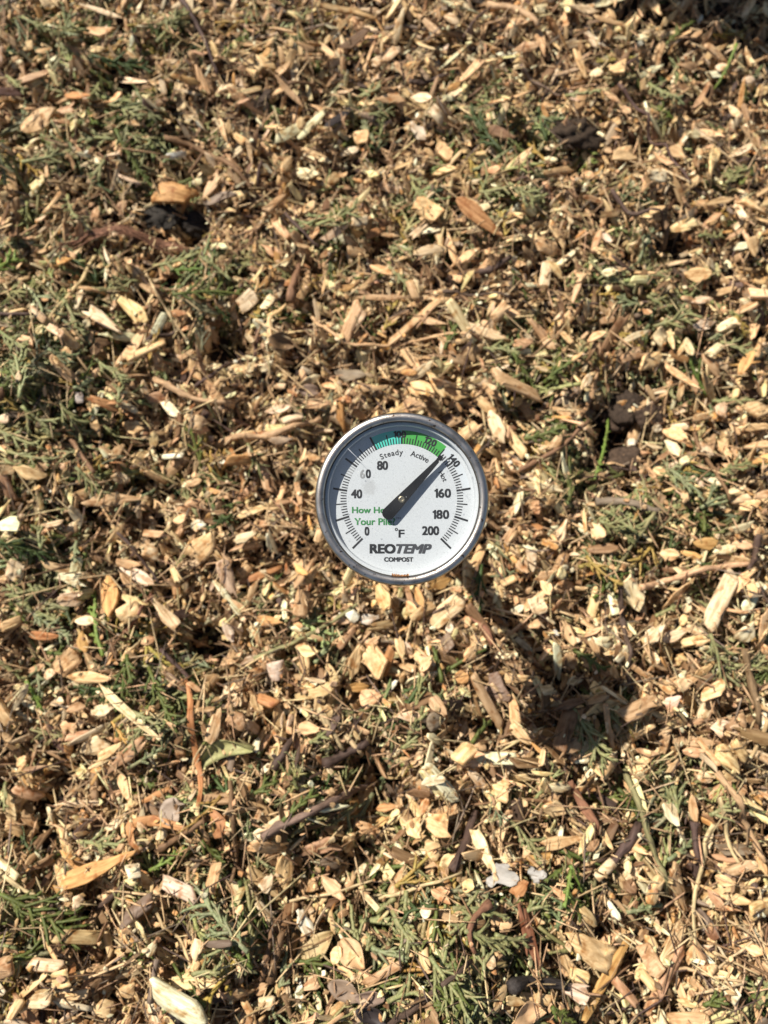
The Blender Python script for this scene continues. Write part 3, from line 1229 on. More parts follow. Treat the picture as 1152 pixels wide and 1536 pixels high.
23 w s tube 14 728,920 890,935 1055,960
23 w s tube 12 900,825 1000,880 1112,932
23 w s tube 14 815,1012 930,985 1035,968
23 w s tube 12 985,1090 1005,1000 1040,850
23 w s tube 12 930,900 1000,850 1080,780
23 w s tube 12 960,680 1050,720 1150,800
23 c k fan 60 218,990 345,1002
23 s G spray 120 -10,250 150,400
23 s G spray 110 860,200 1000,160
23 s G spray 90 40,660 150,600
23 s U spray 50 510,640 665,615
23 c h splinter 34 480,310 600,380
23 c h rod 40 250,905 340,940
23 c c fan 60 410,820 465,850
23 c h oval 46 300,620 360,690
23 c c oval 44 160,80 250,80
23 c h oval 46 1030,790 1120,830
23 c h oval 46 870,880 910,930
23 c h fan 56 770,980 830,1030
23 c t rod 44 680,1110 880,1115
23 c h rod 34 560,900 640,990
23 c h oval 60 940,20 1000,40
23 c c splinter 44 830,25 910,60
23 c o oval 40 1000,740 1010,740
23 c t splinter 40 900,560 960,640
23 s N spray 90 1060,1010 1130,980
23 s N spray 80 170,1060 240,1120
23 s N spray 70 850,1060 950,1020
23 c b fan 50 560,560 510,500
23 c r fan 50 40,600 100,900
'''


def parse():
    rows = []
    for ln in TABLE.strip().splitlines():
        a_, *ls = [s.strip() for s in ln.split('|')]
        f = a_.split()
        ox, oy = int(f[0][0]) * 384, int(f[0][1]) * 384
        pts = [(ox + float(p.split(',')[0]) / 3, oy + float(p.split(',')[1]) / 3) for p in f[5:]]
        wpx = float(f[4]) / 3
        ln_ = sum(math.dist(p, q_) for p, q_ in zip(pts, pts[1:]))
        if f[1] == 'c' and ln_ < 3:                       # a dot: a small round chip
            a0 = R.uniform(0, 6.28)
            pts = [(pts[0][0] - 6 * math.cos(a0), pts[0][1] - 6 * math.sin(a0)), (pts[0][0] + 6 * math.cos(a0), pts[0][1] + 6 * math.sin(a0))]
            ln_ = 12
        rows.append(dict(kind=f[1], col=f[2], style=f[3], w=wpx, pts=pts, len=ln_, label=ls[0] if ls else None, short=ls[1] if len(ls) > 1 else None,
                         mid=(sum(p[0] for p in pts) / len(pts), sum(p[1] for p in pts) / len(pts)), area=wpx * max(ln_, wpx)))
    return rows


ROWS = parse()
# a few more cedar sprays of the thick green patches, lying on top
for _ in range(70):
    px, py, r_, _w = GREENS[rng.choice(len(GREENS), p=gw)]
    x, y, an, L = px + R.gauss(0, r_ * .6), py + R.gauss(0, r_ * .6), R.uniform(0, 6.28), R.uniform(26, 60)
    if not (12 < x < 1140 and 12 < y < 1524) or math.dist((x, y), (602, 750)) < 140:
        continue
    dx, dy = math.cos(an) * L / 2, math.sin(an) * L / 2
    w_ = L * R.uniform(.45, .8)
    ROWS.append(dict(kind='s', col=R.choice('GGGGUND'), style='spray', w=w_, pts=[(x - dx, y - dy), (x + dx, y + dy)], len=L, label=None, short=None, mid=(x, y), area=w_ * L))
for r in ROWS:      # whatever would lie unseen behind the dial is left out
    r['hid'] = math.dist(r['mid'], (602, 750)) < 118

# what is too small to follow goes back into the litter: the 300 largest chips are things
chip_rows = sorted([r for r in ROWS if r['kind'] == 'c' and not r['label']], key=lambda r: -r['area'])
n_lab = sum(1 for r in ROWS if r['kind'] == 'c' and r['label'])
for r in chip_rows[300 - n_lab:]:
    r['kind'] = 'x'
PXM = DIST / FPX

NAMES = {'c': 'wood_chip', 't': 'twig', 'b': 'bark_strip', 's': 'cedar_sprig', 'l': 'dry_leaf', 'v': 'green_leaf', 'w': 'straw_stalk', 'k': 'charcoal_lump', 'e': 'soil_clod', 'p': 'paper_scrap'}
CATS = {'c': 'wood chip', 't': 'twig', 'b': 'bark strip', 's': 'sprig', 'l': 'dry leaf', 'v': 'leaf', 'w': 'stalk', 'k': 'lump', 'e': 'clod', 'p': 'paper scrap'}
GROUPS = {'c': 'wood chips lying on top of the pile', 't': 'twigs on the pile', 'b': 'strips of bark on the pile', 's': 'cedar sprigs on the pile', 'l': 'dry leaves on the pile',
          'w': 'thin stalks on the pile', 'k': 'black lumps on the pile', 'e': 'soil clods on the pile', 'p': 'paper scraps on the pile'}
SHAPEW = {'block': 'blocky', 'splinter': 'splintered', 'oval': 'rounded', 'flake': 'tapering', 'fan': 'ragged', 'rod': 'rod shaped'}
LMS = [r for r in ROWS if r['short'] and not r['hid']] + [dict(short='the thermometer dial', mid=(602, 750), w=262, len=262)]
USED = set(r['label'] for r in ROWS if r['label'])


def describe(r):
    k = r['kind']
    s = math.sqrt(r['area'])
    if k == 'c':
        return f"{'small' if s < 17 else 'large' if s > 24 else 'medium'} {COLWORD[r['col']].replace(' coloured', '')} {SHAPEW[r['style']]} chip"
    if k == 's':
        return f"{'short' if r['len'] < 36 else 'long' if r['len'] > 56 else ''} {COLWORD[r['col']]} cedar sprig".strip()
    if k == 'w':
        return f"{'short' if r['len'] < 60 else 'long'} {COLWORD[r['col']].split()[0]} stalk"
    if k == 't':
        return f"{'thin' if r['w'] < 9 else 'thick'} {COLWORD[r['col']]} twig"
    return f"{COLWORD[r['col']]} {CATS[k]}"


def own_label(r):
    """what it looks like, and between or beside which of the pieces one can find"""
    if r['label']:
        return r['label']
    d = describe(r)
    mx, my = r['mid']
    near = sorted([q_ for q_ in LMS if q_ is not r], key=lambda q_: math.dist(q_['mid'], (mx, my)) - .3 * min(q_['len'], 260))
    cands = []
    for A in near[:3]:
        dx, dy = mx - A['mid'][0], my - A['mid'][1]
        if math.hypot(dx, dy) < 90:
            word = ('just above' if dy < 0 else 'just below') if abs(dy) > .7 * abs(dx) else 'close beside'
            cands.append(f"{d} {word} {A['short']}")
    for i, A in enumerate(near[:7]):
        va = Vector((A['mid'][0] - mx, A['mid'][1] - my))
        for B in near[i + 1:16]:
            vb = Vector((B['mid'][0] - mx, B['mid'][1] - my))
            if va.length > 1 and vb.length > 1 and va.normalized().dot(vb.normalized()) < -.35:
                cands.append(f"{d} between {A['short']} and {B['short']}")
    for A in near[:6]:
        dx, dy = mx - A['mid'][0], my - A['mid'][1]
        cands.append(f"{d} {'above' if dy < 0 else 'below'} {A['short']}, a little further off")
    for c in cands:
        if c not in USED and len(c.replace(',', '').split()) <= 16:
            break
    else:
        c = f"{d} {'above' if my < near[0]['mid'][1] else 'below'} {near[0]['short']} and nearest {near[1]['short']}"
    USED.add(c)
    return c


def along(path, sides, rad):
    """grain that follows a stick: length along it, then round it"""
    s = np.concatenate([[0], np.cumsum([(b_ - a_).length for a_, b_ in zip(path, path[1:])])])
    g_ = [(x, rad * math.cos(2 * math.pi * k / sides), rad * math.sin(2 * math.pi * k / sides)) for x in s for k in range(sides)]
    return np.array(g_ + [(s[-1], 0, 0), (0, 0, 0)])


def tpl_object(name, t, mat, tint, M=None, smooth=False, grain=None):
    go = rng.uniform(-3, 3, 3)
    me = big_mesh(name, t.V, t.loops, t.tot, np.repeat(tint[None], len(t.V), 0) if np.ndim(tint) == 1 else tint, (t.V if grain is None else grain[:len(t.V)]) + go)
    o = link(name, me, mat, smooth=smooth)
    if M is not None:
        o.matrix_world = M
    return o


def scaled(t, L, Wd, T):
    o = Tpl.__new__(Tpl)
    o.V, o.loops, o.tot = t.V * np.array([L, Wd, T]), t.loops, t.tot
    return o


def path_on_pile(pts, rad, lift=.5, rounds=7, seg=.0045):
    P = [on_pile(*p) for p in pts]
    out = []
    for a_, b_ in zip(P, P[1:]):
        k = max(2, int((b_ - a_).length / seg))
        out += [a_.lerp(b_, i / k) for i in range(k)]
    out.append(P[-1])
    # soften the corners, then lay it over what it crosses
    for _ in range(rounds):
        out = [out[0]] + [(out[i - 1] + out[i] * 2 + out[i + 1]) / 4 for i in range(1, len(out) - 1)] + [out[-1]]
    zs = [hm_smooth(p.x, p.y, 2) for p in out]
    m_ = len(zs)
    for _ in range(3):
        zs = [max(zs[i] - .0006, (zs[max(i - 1, 0)] + zs[i] + zs[min(i + 1, m_ - 1)]) / 3) for i in range(m_)]
    for i, p in enumerate(out):
        p.z = zs[i] + rad * lift
    return out


def stamp(path, rad):
    for p in path:
        iy, ix = int((p.y - Y0) / CELL), int((p.x - X0) / CELL)
        r_ = max(1, int(rad / CELL))
        if r_ < iy < NY - r_ - 1 and r_ < ix < NX - r_ - 1:
            sl = HM[iy - r_:iy + r_ + 1, ix - r_:ix + r_ + 1]
            np.maximum(sl, p.z + rad * .5, out=sl)


def local(path):
    o = path[0].copy()
    return o, [p - o for p in path]


XT = []     # small chips that go into the litter


def build_row(r):
    k = r['kind']
    rg = np.random.default_rng(R.randrange(1 << 30))
    wd = r['w'] * PXM
    if k in 'cxslvkep':
        p1, p2 = on_pile(*r['pts'][0]), on_pile(*r['pts'][-1])
        d = p2 - p1
        an = math.atan2(d.y, d.x)
        L = max(d.xy.length, .003)
        c = (p1 + p2) / 2
    if k in 'cx':
        col = np.array(WOODC[r['col']])
        tint = vary(col, 1, rg, .10)[0]
        L, wd = (L * 1.22, wd * .86) if r['style'] == 'oval' and L >= wd else (L * 1.04, wd * 1.02)
        sm = min(L, wd)
        T = sm * {'rod': .45, 'block': .27, 'oval': .2, 'splinter': .19, 'flake': .16, 'fan': .16}[r['style']] * rg.uniform(.85, 1.2)
        z, a_, b_ = drop(c.x, c.y, an, L, wd, T, .93, .17, .5)
        M3 = axes(an, a_, b_)
        if k == 'x':
            XT.append((r['style'], L, wd, T, c.x, c.y, z, M3, tint))
            return
        t = chip_tpl(r['style'], rg, True)
        if len(r['pts']) > 2:
            t.V[:, 1] += .10 * (4 * t.V[:, 0] ** 2 - .5)
        o = tpl_object('wood_chip', scaled(t, L, wd, T), M_WOOD, tint, Matrix.Translation((c.x, c.y, z)) @ M3.to_4x4())
    elif k == 's':
        col = np.array(GREENC[r['col']])
        z, a_, b_ = drop(c.x, c.y, an, L, wd * .8, .0025, .88, .08, .45, .4)
        t = sprig_tpl(L * 1.05, max(wd, .006), rg, True, .00105 + .00025 * rg.random())
        tint = np.clip(np.array(col)[None] * (1 + .12 * np.sin(t.V[:, :1] * 900) + rg.normal(0, .06, (len(t.V), 3))), .01, .6)
        o = tpl_object('cedar_sprig', t, M_GREEN, tint, Matrix.Translation((c.x, c.y, z + .001)) @ axes(an, a_, b_).to_4x4())
    elif k in 'lv':
        col = np.array((.33, .25, .20) if r['col'] == 'k' else WOODC.get(r['col']) if k == 'l' else (.34, .335, .15))
        z, a_, b_ = drop(c.x, c.y, an, L, wd, .003, .85, .08, .4)
        t = leaf_tpl(L, wd, rg, .3 if k == 'v' else .22)
        if k == 'v':
            t.V[:, 1] += -.9 * L * ((t.V[:, 0] / L) ** 2 - .1)
        o = tpl_object(NAMES[k], t, M_LEAF, vary(col, 1, rg, .08)[0], Matrix.Translation((c.x, c.y, z + .002)) @ axes(an, a_, b_).to_4x4(), True)
    elif k in 'ke':
        t = lump_tpl(L * 1.15, wd, min(L, wd) * .42, rg)
        z, a_, b_ = drop(c.x, c.y, an, L, wd, min(L, wd) * .25, .55, .05, .3)
        o = tpl_object(NAMES[k], t, M_CLOD, vary((np.array((.032, .027, .022)) if k == 'k' else np.array((.052, .036, .024))), 1, rg, .1)[0], Matrix.Translation((c.x, c.y, z)) @ axes(an, a_, b_).to_4x4(), False)
    elif k == 'p':
        z, a_, b_ = drop(c.x, c.y, an, L, wd, .002, .85, .1, .4)
        n_ = 14
        V, F = [], []
        ph = rg.uniform(0, 6, 4)
        for s_ in (0, 1):
            for i in range(n_):
                for j in range(n_):
                    u, v = i / (n_ - 1) - .5, j / (n_ - 1) - .5
                    th_, rm = math.atan2(v, u), max(abs(u), abs(v)) * 2
                    e_ = 1 - rm * (.30 + .22 * math.sin(th_ + ph[0]) + .16 * math.sin(3 * th_ + ph[1]) + .07 * math.sin(7 * th_ + ph[2]) + .05 * math.sin(12 * th_ + ph[3]))
                    z_ = .0030 * abs(u + .6 * v + .1 * math.sin(5 * v + ph[1])) + .0022 * abs(v - .5 * u - .1) + .0010 * math.sin(6 * u * v * 4 + ph[2]) - .00015 * s_
                    V.append((u * L * e_, v * wd * e_, z_))
        q0 = n_ * n_
        for i in range(n_ - 1):
            for j in range(n_ - 1):
                p = i * n_ + j
                F += [(p, p + n_, p + n_ + 1, p + 1), (q0 + p + 1, q0 + p + n_ + 1, q0 + p + n_, q0 + p)]
        o = tpl_object('paper_scrap', Tpl(V, F), M_LEAF, np.array((.36, .345, .315)), Matrix.Translation((c.x, c.y, z + .001)) @ axes(an, a_, b_).to_4x4())
    elif k in 'tw':
        rad = wd / 2 * (.85 if k == 't' else .8)
        path = path_on_pile(r['pts'], rad, .9)
        stamp(path, rad)
        org, lp = local(path)
        m_ = len(lp)
        kn = [1 + (.45 if rg.random() < .12 else 0) + rg.uniform(-.12, .12) for _ in range(m_)]
        tap = [1.05 - .35 * i / (m_ - 1) for i in range(m_)]
        wig = .10 * rad
        lp = [p + Vector((rg.normal(0, wig), rg.normal(0, wig), rg.normal(0, wig))) for p in lp]
        sides = 9 if k == 't' else 5
        t = tube(lp, [rad * a_ * b_ for a_, b_ in zip(kn, tap)], sides, True, 1.0 if k == 't' else .6, rg, .17)
        col = np.array(WOODC.get(r['col']) or GREENC['G'])
        o = tpl_object(NAMES[k], t, M_BARK, vary(col, 1, rg, .08)[0], Matrix.Translation(org), k == 't', along(lp, sides, rad))
        # the grain follows the stick: length along it first
        if r['short'] in ('the bent purple twig', 'the pale tipped stick'):
            e_ = 0 if r['short'] == 'the pale tipped stick' else -1
            pt, nb = lp[e_], lp[1 if e_ == 0 else -2]
            dv = (pt - nb).normalized()
            ct = tube([pt - dv * .004, pt + dv * .002, pt + dv * (.011 if e_ else .013)], [rad * 1.12, rad * 1.2, rad * 1.0], 9, True, .9, rg, .05)
            ce = tpl_object('cut_end', ct, M_WOOD, np.array(WOODC['c']))
            ce.parent = o
            tag(ce, 'pale slanting cut end' if e_ else 'pale whitish broken tip')
    elif k == 'b':
        rad = wd / 2
        path = path_on_pile(r['pts'], rad, .6, 24 if r['col'] == 'r' else 7)
        stamp(path, rad * .6)
        org, lp = local(path)
        m_ = len(lp)
        ts = []
        if r['short'] == 'the shredded red bark':
            for q_ in range(30):
                a0 = rg.integers(0, max(1, m_ - 14))
                sub = lp[a0:a0 + rg.integers(10, 26)]
                of, sl = rg.normal(0, rad * .5), rg.normal(0, .16)
                ts.append(tube([p + Vector((rg.normal(0, rad * .10), of + sl * .003 * (i - 8) + rg.normal(0, rad * .05), rg.uniform(0, rad * .5))) for i, p in enumerate(sub)],
                               [rad * .17 * (.3 + math.sin(math.pi * (i + .5) / len(sub))) for i in range(len(sub))], 4, True, .5, rg, .25))
        else:
            ts.append(tube(lp, [rad * (.35 + .65 * math.sin(math.pi * (.08 + .86 * i / (m_ - 1)))) * rg.uniform(.85, 1.15) for i in range(m_)], 10, True, .13, rg, .07))
        o = tpl_object('bark_strip', merge(ts), M_BARK if r['col'] in 'rd' else M_WOOD, vary(np.array(WOODC[r['col']]), 1, rg, .08)[0], Matrix.Translation(org), False, along(lp, 10, rad) if len(ts) == 1 else None)
    tag(o, own_label(r), CATS[k], GROUPS.get(k))


ROWS = [r for r in ROWS if not r['hid']]
prio = {'k': 0, 'e': 0, 'x': 1, 's': 2, 'l': 2, 'c': 3, 'b': 4, 'p': 2, 'v': 4, 't': 5, 'w': 6}
for r in sorted(ROWS, key=lambda r: (prio[r['kind']] + (R.uniform(-1.2, 1.2) if r['kind'] in 'scl' else 0), -r['area'])):
    build_row(r)

# a last thin sprinkling over everything: crumbs, needles, fibres
late_c, late_f = [], []
for _ in range(7000):
    x, y = on_xy_frame()
    an = R.uniform(0, 6.28)
    if in_pit(x, y) and R.random() < .6:
        continue
    if R.random() < .42:
        L = R.uniform(.0016, .0052)
        Wd = L * R.uniform(.3, .8)
        z, a_, b_ = drop(x, y, an, L, Wd, Wd * .5, .7, .3)
        late_c.append((R.randrange(len(crt)), L, Wd, Wd * .5, x, y, z, an, a_, b_))
    else:
        L = R.lognormvariate(math.log(.013), .5)
        Wd = R.uniform(.0005, .0014)
        z, a_, b_ = drop(x, y, an, L, Wd, Wd, .85, .12, .5, .5)
        late_f.append((R.randrange(len(ftp)), L, Wd, Wd, x, y, z, an, a_, b_))

pw, pf, ps = Pile(), Pile(), Pile()
pour(chips, ctp, pw, woodtint(CW, CK, .2))
pour(crumbs + late_c, crt, pw, woodtint(CW, CK, .25))
for st, L, wd, T, x, y, z, M3, tint in XT:
    pw.add(chip_tpl(st, rng, True), np.array([[L, wd, T]]), np.array(M3)[None], np.array([[x, y, z]]), tint[None])
pour(fibres + late_f, ftp, pf, woodtint(FW, FK, .2))
pour(sprays, stp, ps, greentint)
tag(pw.build('wood_chip_mulch', M_WOOD), 'deep litter of small tan and cream wood chips and crumbs covering the pile', 'mulch', kind='stuff')
tag(pf.build('shredded_fibre_litter', M_BARK), 'thin brown and straw coloured fibres tangled among the chips', 'fibre litter', kind='stuff')
tag(ps.build('cedar_leaf_litter', M_GREEN), 'shredded grey green cedar foliage mixed through the chips', 'leaf litter', kind='stuff')


# ------------------------------------------------------------------ the compost thermometer
AXN = (CAM - HEAD).normalized()
AXX = Vector((1, 0, 0))
AXX = (AXX - AXN * AXX.dot(AXN)).normalized()
AXY = AXN.cross(AXX)
gz = hm_smooth(*(on_plane(602, 752).xy), 4)
tt = (HEAD.z - gz) / AXN.z
FOOT = HEAD - AXN * tt
TH = bpy.data.objects.new('compost_thermometer', None)
COL.objects.link(TH)
TH.matrix_world = Matrix.Translation(FOOT) @ Matrix((AXX, AXY, AXN)).transposed().to_4x4()
TH.empty_display_size = .02
tag(TH, 'round steel dial thermometer standing on its stem in the wood chip pile, needle near 132', 'thermometer')
MM = 0.001
HZ = tt                     # height of the rim above the foot
K = MM / 13.74              # one unit of the enlarged photograph on the dial


def lathe(prof, n=128):
    """prof: radius, height pairs in millimetres relative to the rim's plane"""
    V, F = [], []
    for r, z in prof:
        V += [(r * MM * math.cos(2 * math.pi * i / n), r * MM * math.sin(2 * math.pi * i / n), HZ + z * MM) for i in range(n)]
    for k in range(len(prof) - 1):
        for i in range(n):
            j = (i + 1) % n
            F.append((k * n + i, k * n + j, (k + 1) * n + j, (k + 1) * n + i))
    return V, F


def mesh_obj(name, V, F, mat, parent, smooth=True):
    me = bpy.data.meshes.new(name)
    me.from_pydata(V, [], F)
    me.update()
    bm = bmesh.new()
    bm.from_mesh(me)
    bmesh.ops.recalc_face_normals(bm, faces=bm.faces)
    bm.to_mesh(me)
    bm.free()
    return link(name, me, mat, parent, smooth)


def capped(V, F, n=128, first=True, last=True):
    if first:
        F.append(tuple(range(n - 1, -1, -1)))
    if last:
        F.append(tuple(range(len(V) - n, len(V))))
    return V, F


# steel
m, nt, b = new_mat('brushed stainless steel')
L_ = nt.links.new
tc = N(nt, 'ShaderNodeTexCoord')
no = N(nt, 'ShaderNodeTexNoise')
no.inputs['Scale'].default_value = 2600
no.inputs['Detail'].default_value = 3
L_(tc.outputs['Object'], no.inputs['Vector'])
n2 = N(nt, 'ShaderNodeTexNoise')
n2.inputs['Scale'].default_value = 160
n2.inputs['Detail'].default_value = 5
L_(tc.outputs['Object'], n2.inputs['Vector'])
rp = ramp(nt, [(.3, (.42, .37, .31)), (.5, (.66, .60, .52)), (.75, (.76, .70, .615))])
L_(n2.outputs['Fac'], rp.inputs['Fac'])
n5 = N(nt, 'ShaderNodeTexNoise')      # brown specks of rust and dirt
n5.inputs['Scale'].default_value = 620
n5.inputs['Detail'].default_value = 5
L_(tc.outputs['Object'], n5.inputs['Vector'])
r5 = ramp(nt, [(.64, (0, 0, 0)), (.70, (1, 1, 1))])
L_(n5.outputs['Fac'], r5.inputs['Fac'])
m5 = N(nt, 'ShaderNodeMix', data_type='RGBA')
L_(r5.outputs[0], m5.inputs['Factor'])
L_(rp.outputs[0], m5.inputs['A'])
m5.inputs['B'].default_value = (.16, .09, .05, 1)
L_(m5.outputs['Result'], b.inputs['Base Color'])
rr = N(nt, 'ShaderNodeMapRange')
rr.inputs['To Min'].default_value = .22
rr.inputs['To Max'].default_value = .44
L_(no.outputs['Fac'], rr.inputs['Value'])
L_(rr.outputs[0], b.inputs['Roughness'])
b.inputs['Metallic'].default_value = 1
bp = N(nt, 'ShaderNodeBump')
bp.inputs['Strength'].default_value = .25
bp.inputs['Distance'].default_value = .0002
L_(no.outputs['Fac'], bp.inputs['Height'])
L_(bp.outputs[0], b.inputs['Normal'])
M_STEEL = m

# dial paint: white with scuffs, a rubbed patch and tiny specks
m, nt, b = new_mat('white dial enamel')
L_ = nt.links.new
tc = N(nt, 'ShaderNodeTexCoord')
no = N(nt, 'ShaderNodeTexNoise')
no.inputs['Scale'].default_value = 1500
no.inputs['Detail'].default_value = 3
L_(tc.outputs['Object'], no.inputs['Vector'])
rp = ramp(nt, [(.25, (.36, .365, .365)), (.36, (.555, .57, .585)), (.7, (.605, .62, .63))])
L_(no.outputs['Fac'], rp.inputs['Fac'])
mp = N(nt, 'ShaderNodeMapping')
mp.inputs['Location'].default_value = (.0144 / .004, -.0052 / .0045, -HZ / .02)
mp.inputs['Scale'].default_value = (1 / .004, 1 / .0045, 1 / .02)
L_(tc.outputs['Object'], mp.inputs['Vector'])
ln = N(nt, 'ShaderNodeVectorMath', operation='LENGTH')
L_(mp.outputs[0], ln.inputs[0])
n3 = N(nt, 'ShaderNodeTexNoise')
n3.inputs['Scale'].default_value = 900
n3.inputs['Detail'].default_value = 5
n3.inputs['Roughness'].default_value = .75
L_(tc.outputs['Object'], n3.inputs['Vector'])
ad = N(nt, 'ShaderNodeMath', operation='MULTIPLY_ADD')
ad.inputs[1].default_value = 1.6
ad.inputs[2].default_value = -.8
L_(n3.outputs['Fac'], ad.inputs[0])
sm = N(nt, 'ShaderNodeMath', operation='ADD')
L_(ad.outputs[0], sm.inputs[0])
L_(ln.outputs['Value'], sm.inputs[1])
r2 = ramp(nt, [(.62, (.6, .6, .6)), (1.0, (0, 0, 0))])
L_(sm.outputs[0], r2.inputs['Fac'])
mx = N(nt, 'ShaderNodeMix', data_type='RGBA')
L_(r2.outputs[0], mx.inputs['Factor'])
L_(rp.outputs[0], mx.inputs['A'])
mx.inputs['B'].default_value = (.42, .42, .42, 1)
L_(mx.outputs['Result'], b.inputs['Base Color'])
b.inputs['Roughness'].default_value = .5
M_DIAL = m

M_INK = plain('black print', (.012, .012, .013), .5)
M_FADED = plain('worn black print', (.30, .30, .30), .6)
M_GREY = plain('faded dark print', (.055, .055, .06), .5)
M_GINK = plain('green print', (.035, .22, .055), .5)
M_TEAL = plain('teal band print', (.08, .60, .48), .5)
M_GRN = plain('green band print', (.06, .36, .06), .5)
M_PALE = plain('faded band print', (.60, .63, .655), .5)
M_NEEDLE = plain('black needle enamel', (.008, .008, .009), .5, 0, .2)
M_GAP_SHADE = plain('dark gap shade', (.03, .028, .026), .7)  # dark tone painted for the shadow gap inside the lip
M_BRASS = plain('dull brass', (.45, .38, .26), .38, 1)
M_SEAL = tinted('rusty sealant', .8, (900, 900, 900), (.4, .4, .4), (1.4, 1.3, 1.2), 1.0)

# lens: clear sheet with dust on it
m, nt, b = new_mat('clear lens')
L_ = nt.links.new
nt.nodes.remove(b)
out = nt.nodes['Material Output']
tr = N(nt, 'ShaderNodeBsdfTransparent')
tr.inputs[0].default_value = (.96, .97, .97, 1)
gl = N(nt, 'ShaderNodeBsdfGlossy')
gl.inputs['Roughness'].default_value = .03
lw = N(nt, 'ShaderNodeLayerWeight')
lw.inputs['Blend'].default_value = .5
f5 = N(nt, 'ShaderNodeMath', operation='POWER')
f5.inputs[1].default_value = 5
L_(lw.outputs['Facing'], f5.inputs[0])
fr = N(nt, 'ShaderNodeMath', operation='MULTIPLY_ADD')
fr.inputs[1].default_value = .9
fr.inputs[2].default_value = .022
L_(f5.outputs[0], fr.inputs[0])
m1 = N(nt, 'ShaderNodeMixShader')
L_(fr.outputs[0], m1.inputs[0])
L_(tr.outputs[0], m1.inputs[1])
L_(gl.outputs[0], m1.inputs[2])
df = N(nt, 'ShaderNodeBsdfDiffuse')
df.inputs[0].default_value = (.7, .7, .68, 1)
tc = N(nt, 'ShaderNodeTexCoord')
vo = N(nt, 'ShaderNodeTexVoronoi')
vo.inputs['Scale'].default_value = 420
L_(tc.outputs['Object'], vo.inputs['Vector'])
sz = N(nt, 'ShaderNodeSeparateColor')
L_(vo.outputs['Color'], sz.inputs[0])
th = N(nt, 'ShaderNodeMath', operation='MULTIPLY')       # few cells hold a speck, each of its own size
pw_ = N(nt, 'ShaderNodeMath', operation='POWER')
pw_.inputs[1].default_value = 5
L_(sz.outputs[0], pw_.inputs[0])
L_(pw_.outputs[0], th.inputs[0])
th.inputs[1].default_value = .17
lt = N(nt, 'ShaderNodeMath', operation='LESS_THAN')
L_(vo.outputs['Distance'], lt.inputs[0])
L_(th.outputs[0], lt.inputs[1])
n4 = N(nt, 'ShaderNodeTexNoise')
n4.inputs['Scale'].default_value = 60
n4.inputs['Detail'].default_value = 4
L_(tc.outputs['Object'], n4.inputs['Vector'])
hz = N(nt, 'ShaderNodeMapRange')
hz.inputs['From Min'].default_value = .35
hz.inputs['From Max'].default_value = .8
hz.inputs['To Min'].default_value = .004
hz.inputs['To Max'].default_value = .022
L_(n4.outputs['Fac'], hz.inputs['Value'])
mxx = N(nt, 'ShaderNodeMath', operation='MULTIPLY_ADD')
mxx.inputs[1].default_value = .55
L_(lt.outputs[0], mxx.inputs[0])
L_(hz.outputs[0], mxx.inputs[2])
m2 = N(nt, 'ShaderNodeMixShader')
L_(mxx.outputs[0], m2.inputs[0])
L_(m1.outputs[0], m2.inputs[1])
L_(df.outputs[0], m2.inputs[2])
L_(m2.outputs[0], out.inputs['Surface'])
M_LENS = m

FZ = -7.2                        # dial face below the rim, mm
SC = (HEAD_D - FZ * MM) / HEAD_D  # the face lies farther from the lens than the rim
V, F = lathe([(34.05, -4.6), (34.05, -1.0), (34.25, -.55), (34.8, -.2), (35.7, 0), (36.7, -.1), (37.5, -.55), (37.95, -1.4), (38.0, -3.0), (37.7, -4.4), (36.9, -4.9), (36.6, -5.2), (36.6, -6)])
mesh_obj('bezel', V, F, M_STEEL, TH)
V, F = capped(*lathe([(36.55, -5.0), (36.55, -15.5), (36.0, -16.6), (34.5, -17.2), (13, -17.4), (12, -18.5)]), first=False)
mesh_obj('case', V, F, M_STEEL, TH)
V, F = lathe([(34.04, -1.05), (33.75, -.95), (33.65, -1.35), (33.65, -1.9)])
gk = mesh_obj('gap_shade_ring', V, F, M_GAP_SHADE, TH)  # dark ring, its colour stands in for shade in the gap inside the lip
V, F = capped(*lathe([(34.0, -1.75), (34.0, -2.9)]))
mesh_obj('lens', V, F, M_LENS, TH, False)
V, F = [], []
for x0, y0, x1, y1, w_ in ((238, 285, 305, 352, 3), (975, 440, 985, 462, 3), (905, 505, 925, 548, 2), (300, 690, 318, 700, 2)):      # scratches in the lens
    d_ = Vector((x1 - x0, y0 - y1)).normalized()
    n_ = Vector((-d_.y, d_.x)) * w_ / 2
    o = len(V)
    V += [((x - 563 + s * n_.x) * K, (592 - y + s * n_.y) * K, HZ - 1.72 * MM) for x, y, s in ((x0, y0, 1), (x0, y0, -1), (x1, y1, -.3), (x1, y1, .3))]
    F.append((o, o + 1, o + 2, o + 3))
mesh_obj('scratch', V, F, plain('scratched lens', (.62, .64, .66), .6), TH.children[[c.name for c in TH.children].index('lens')], False)
V, F = lathe([(33.95, -3.0), (32.6, -3.05), (32.45, -3.3), (32.35, FZ + .05)])
mesh_obj('spacer_ring', V, F, M_DIAL, TH)
V, F = capped(*lathe([(32.9, FZ), (32.9, FZ - .6)]))
FACE = mesh_obj('dial_face', V, F, M_DIAL, TH, False)
V, F = capped(*lathe([(7.4, -18.4), (7.4, -HZ / MM + -60), (1.0, -HZ / MM - 68)], 40), 40)
st = mesh_obj('stem', V, F, M_STEEL, TH)
V, F = capped(*lathe([(10.2, -17.3), (11.4, -18.2), (11.4, -25.4), (10.4, -26.4)], 6), 6)
mesh_obj('collar', V, F, M_STEEL, st, False)

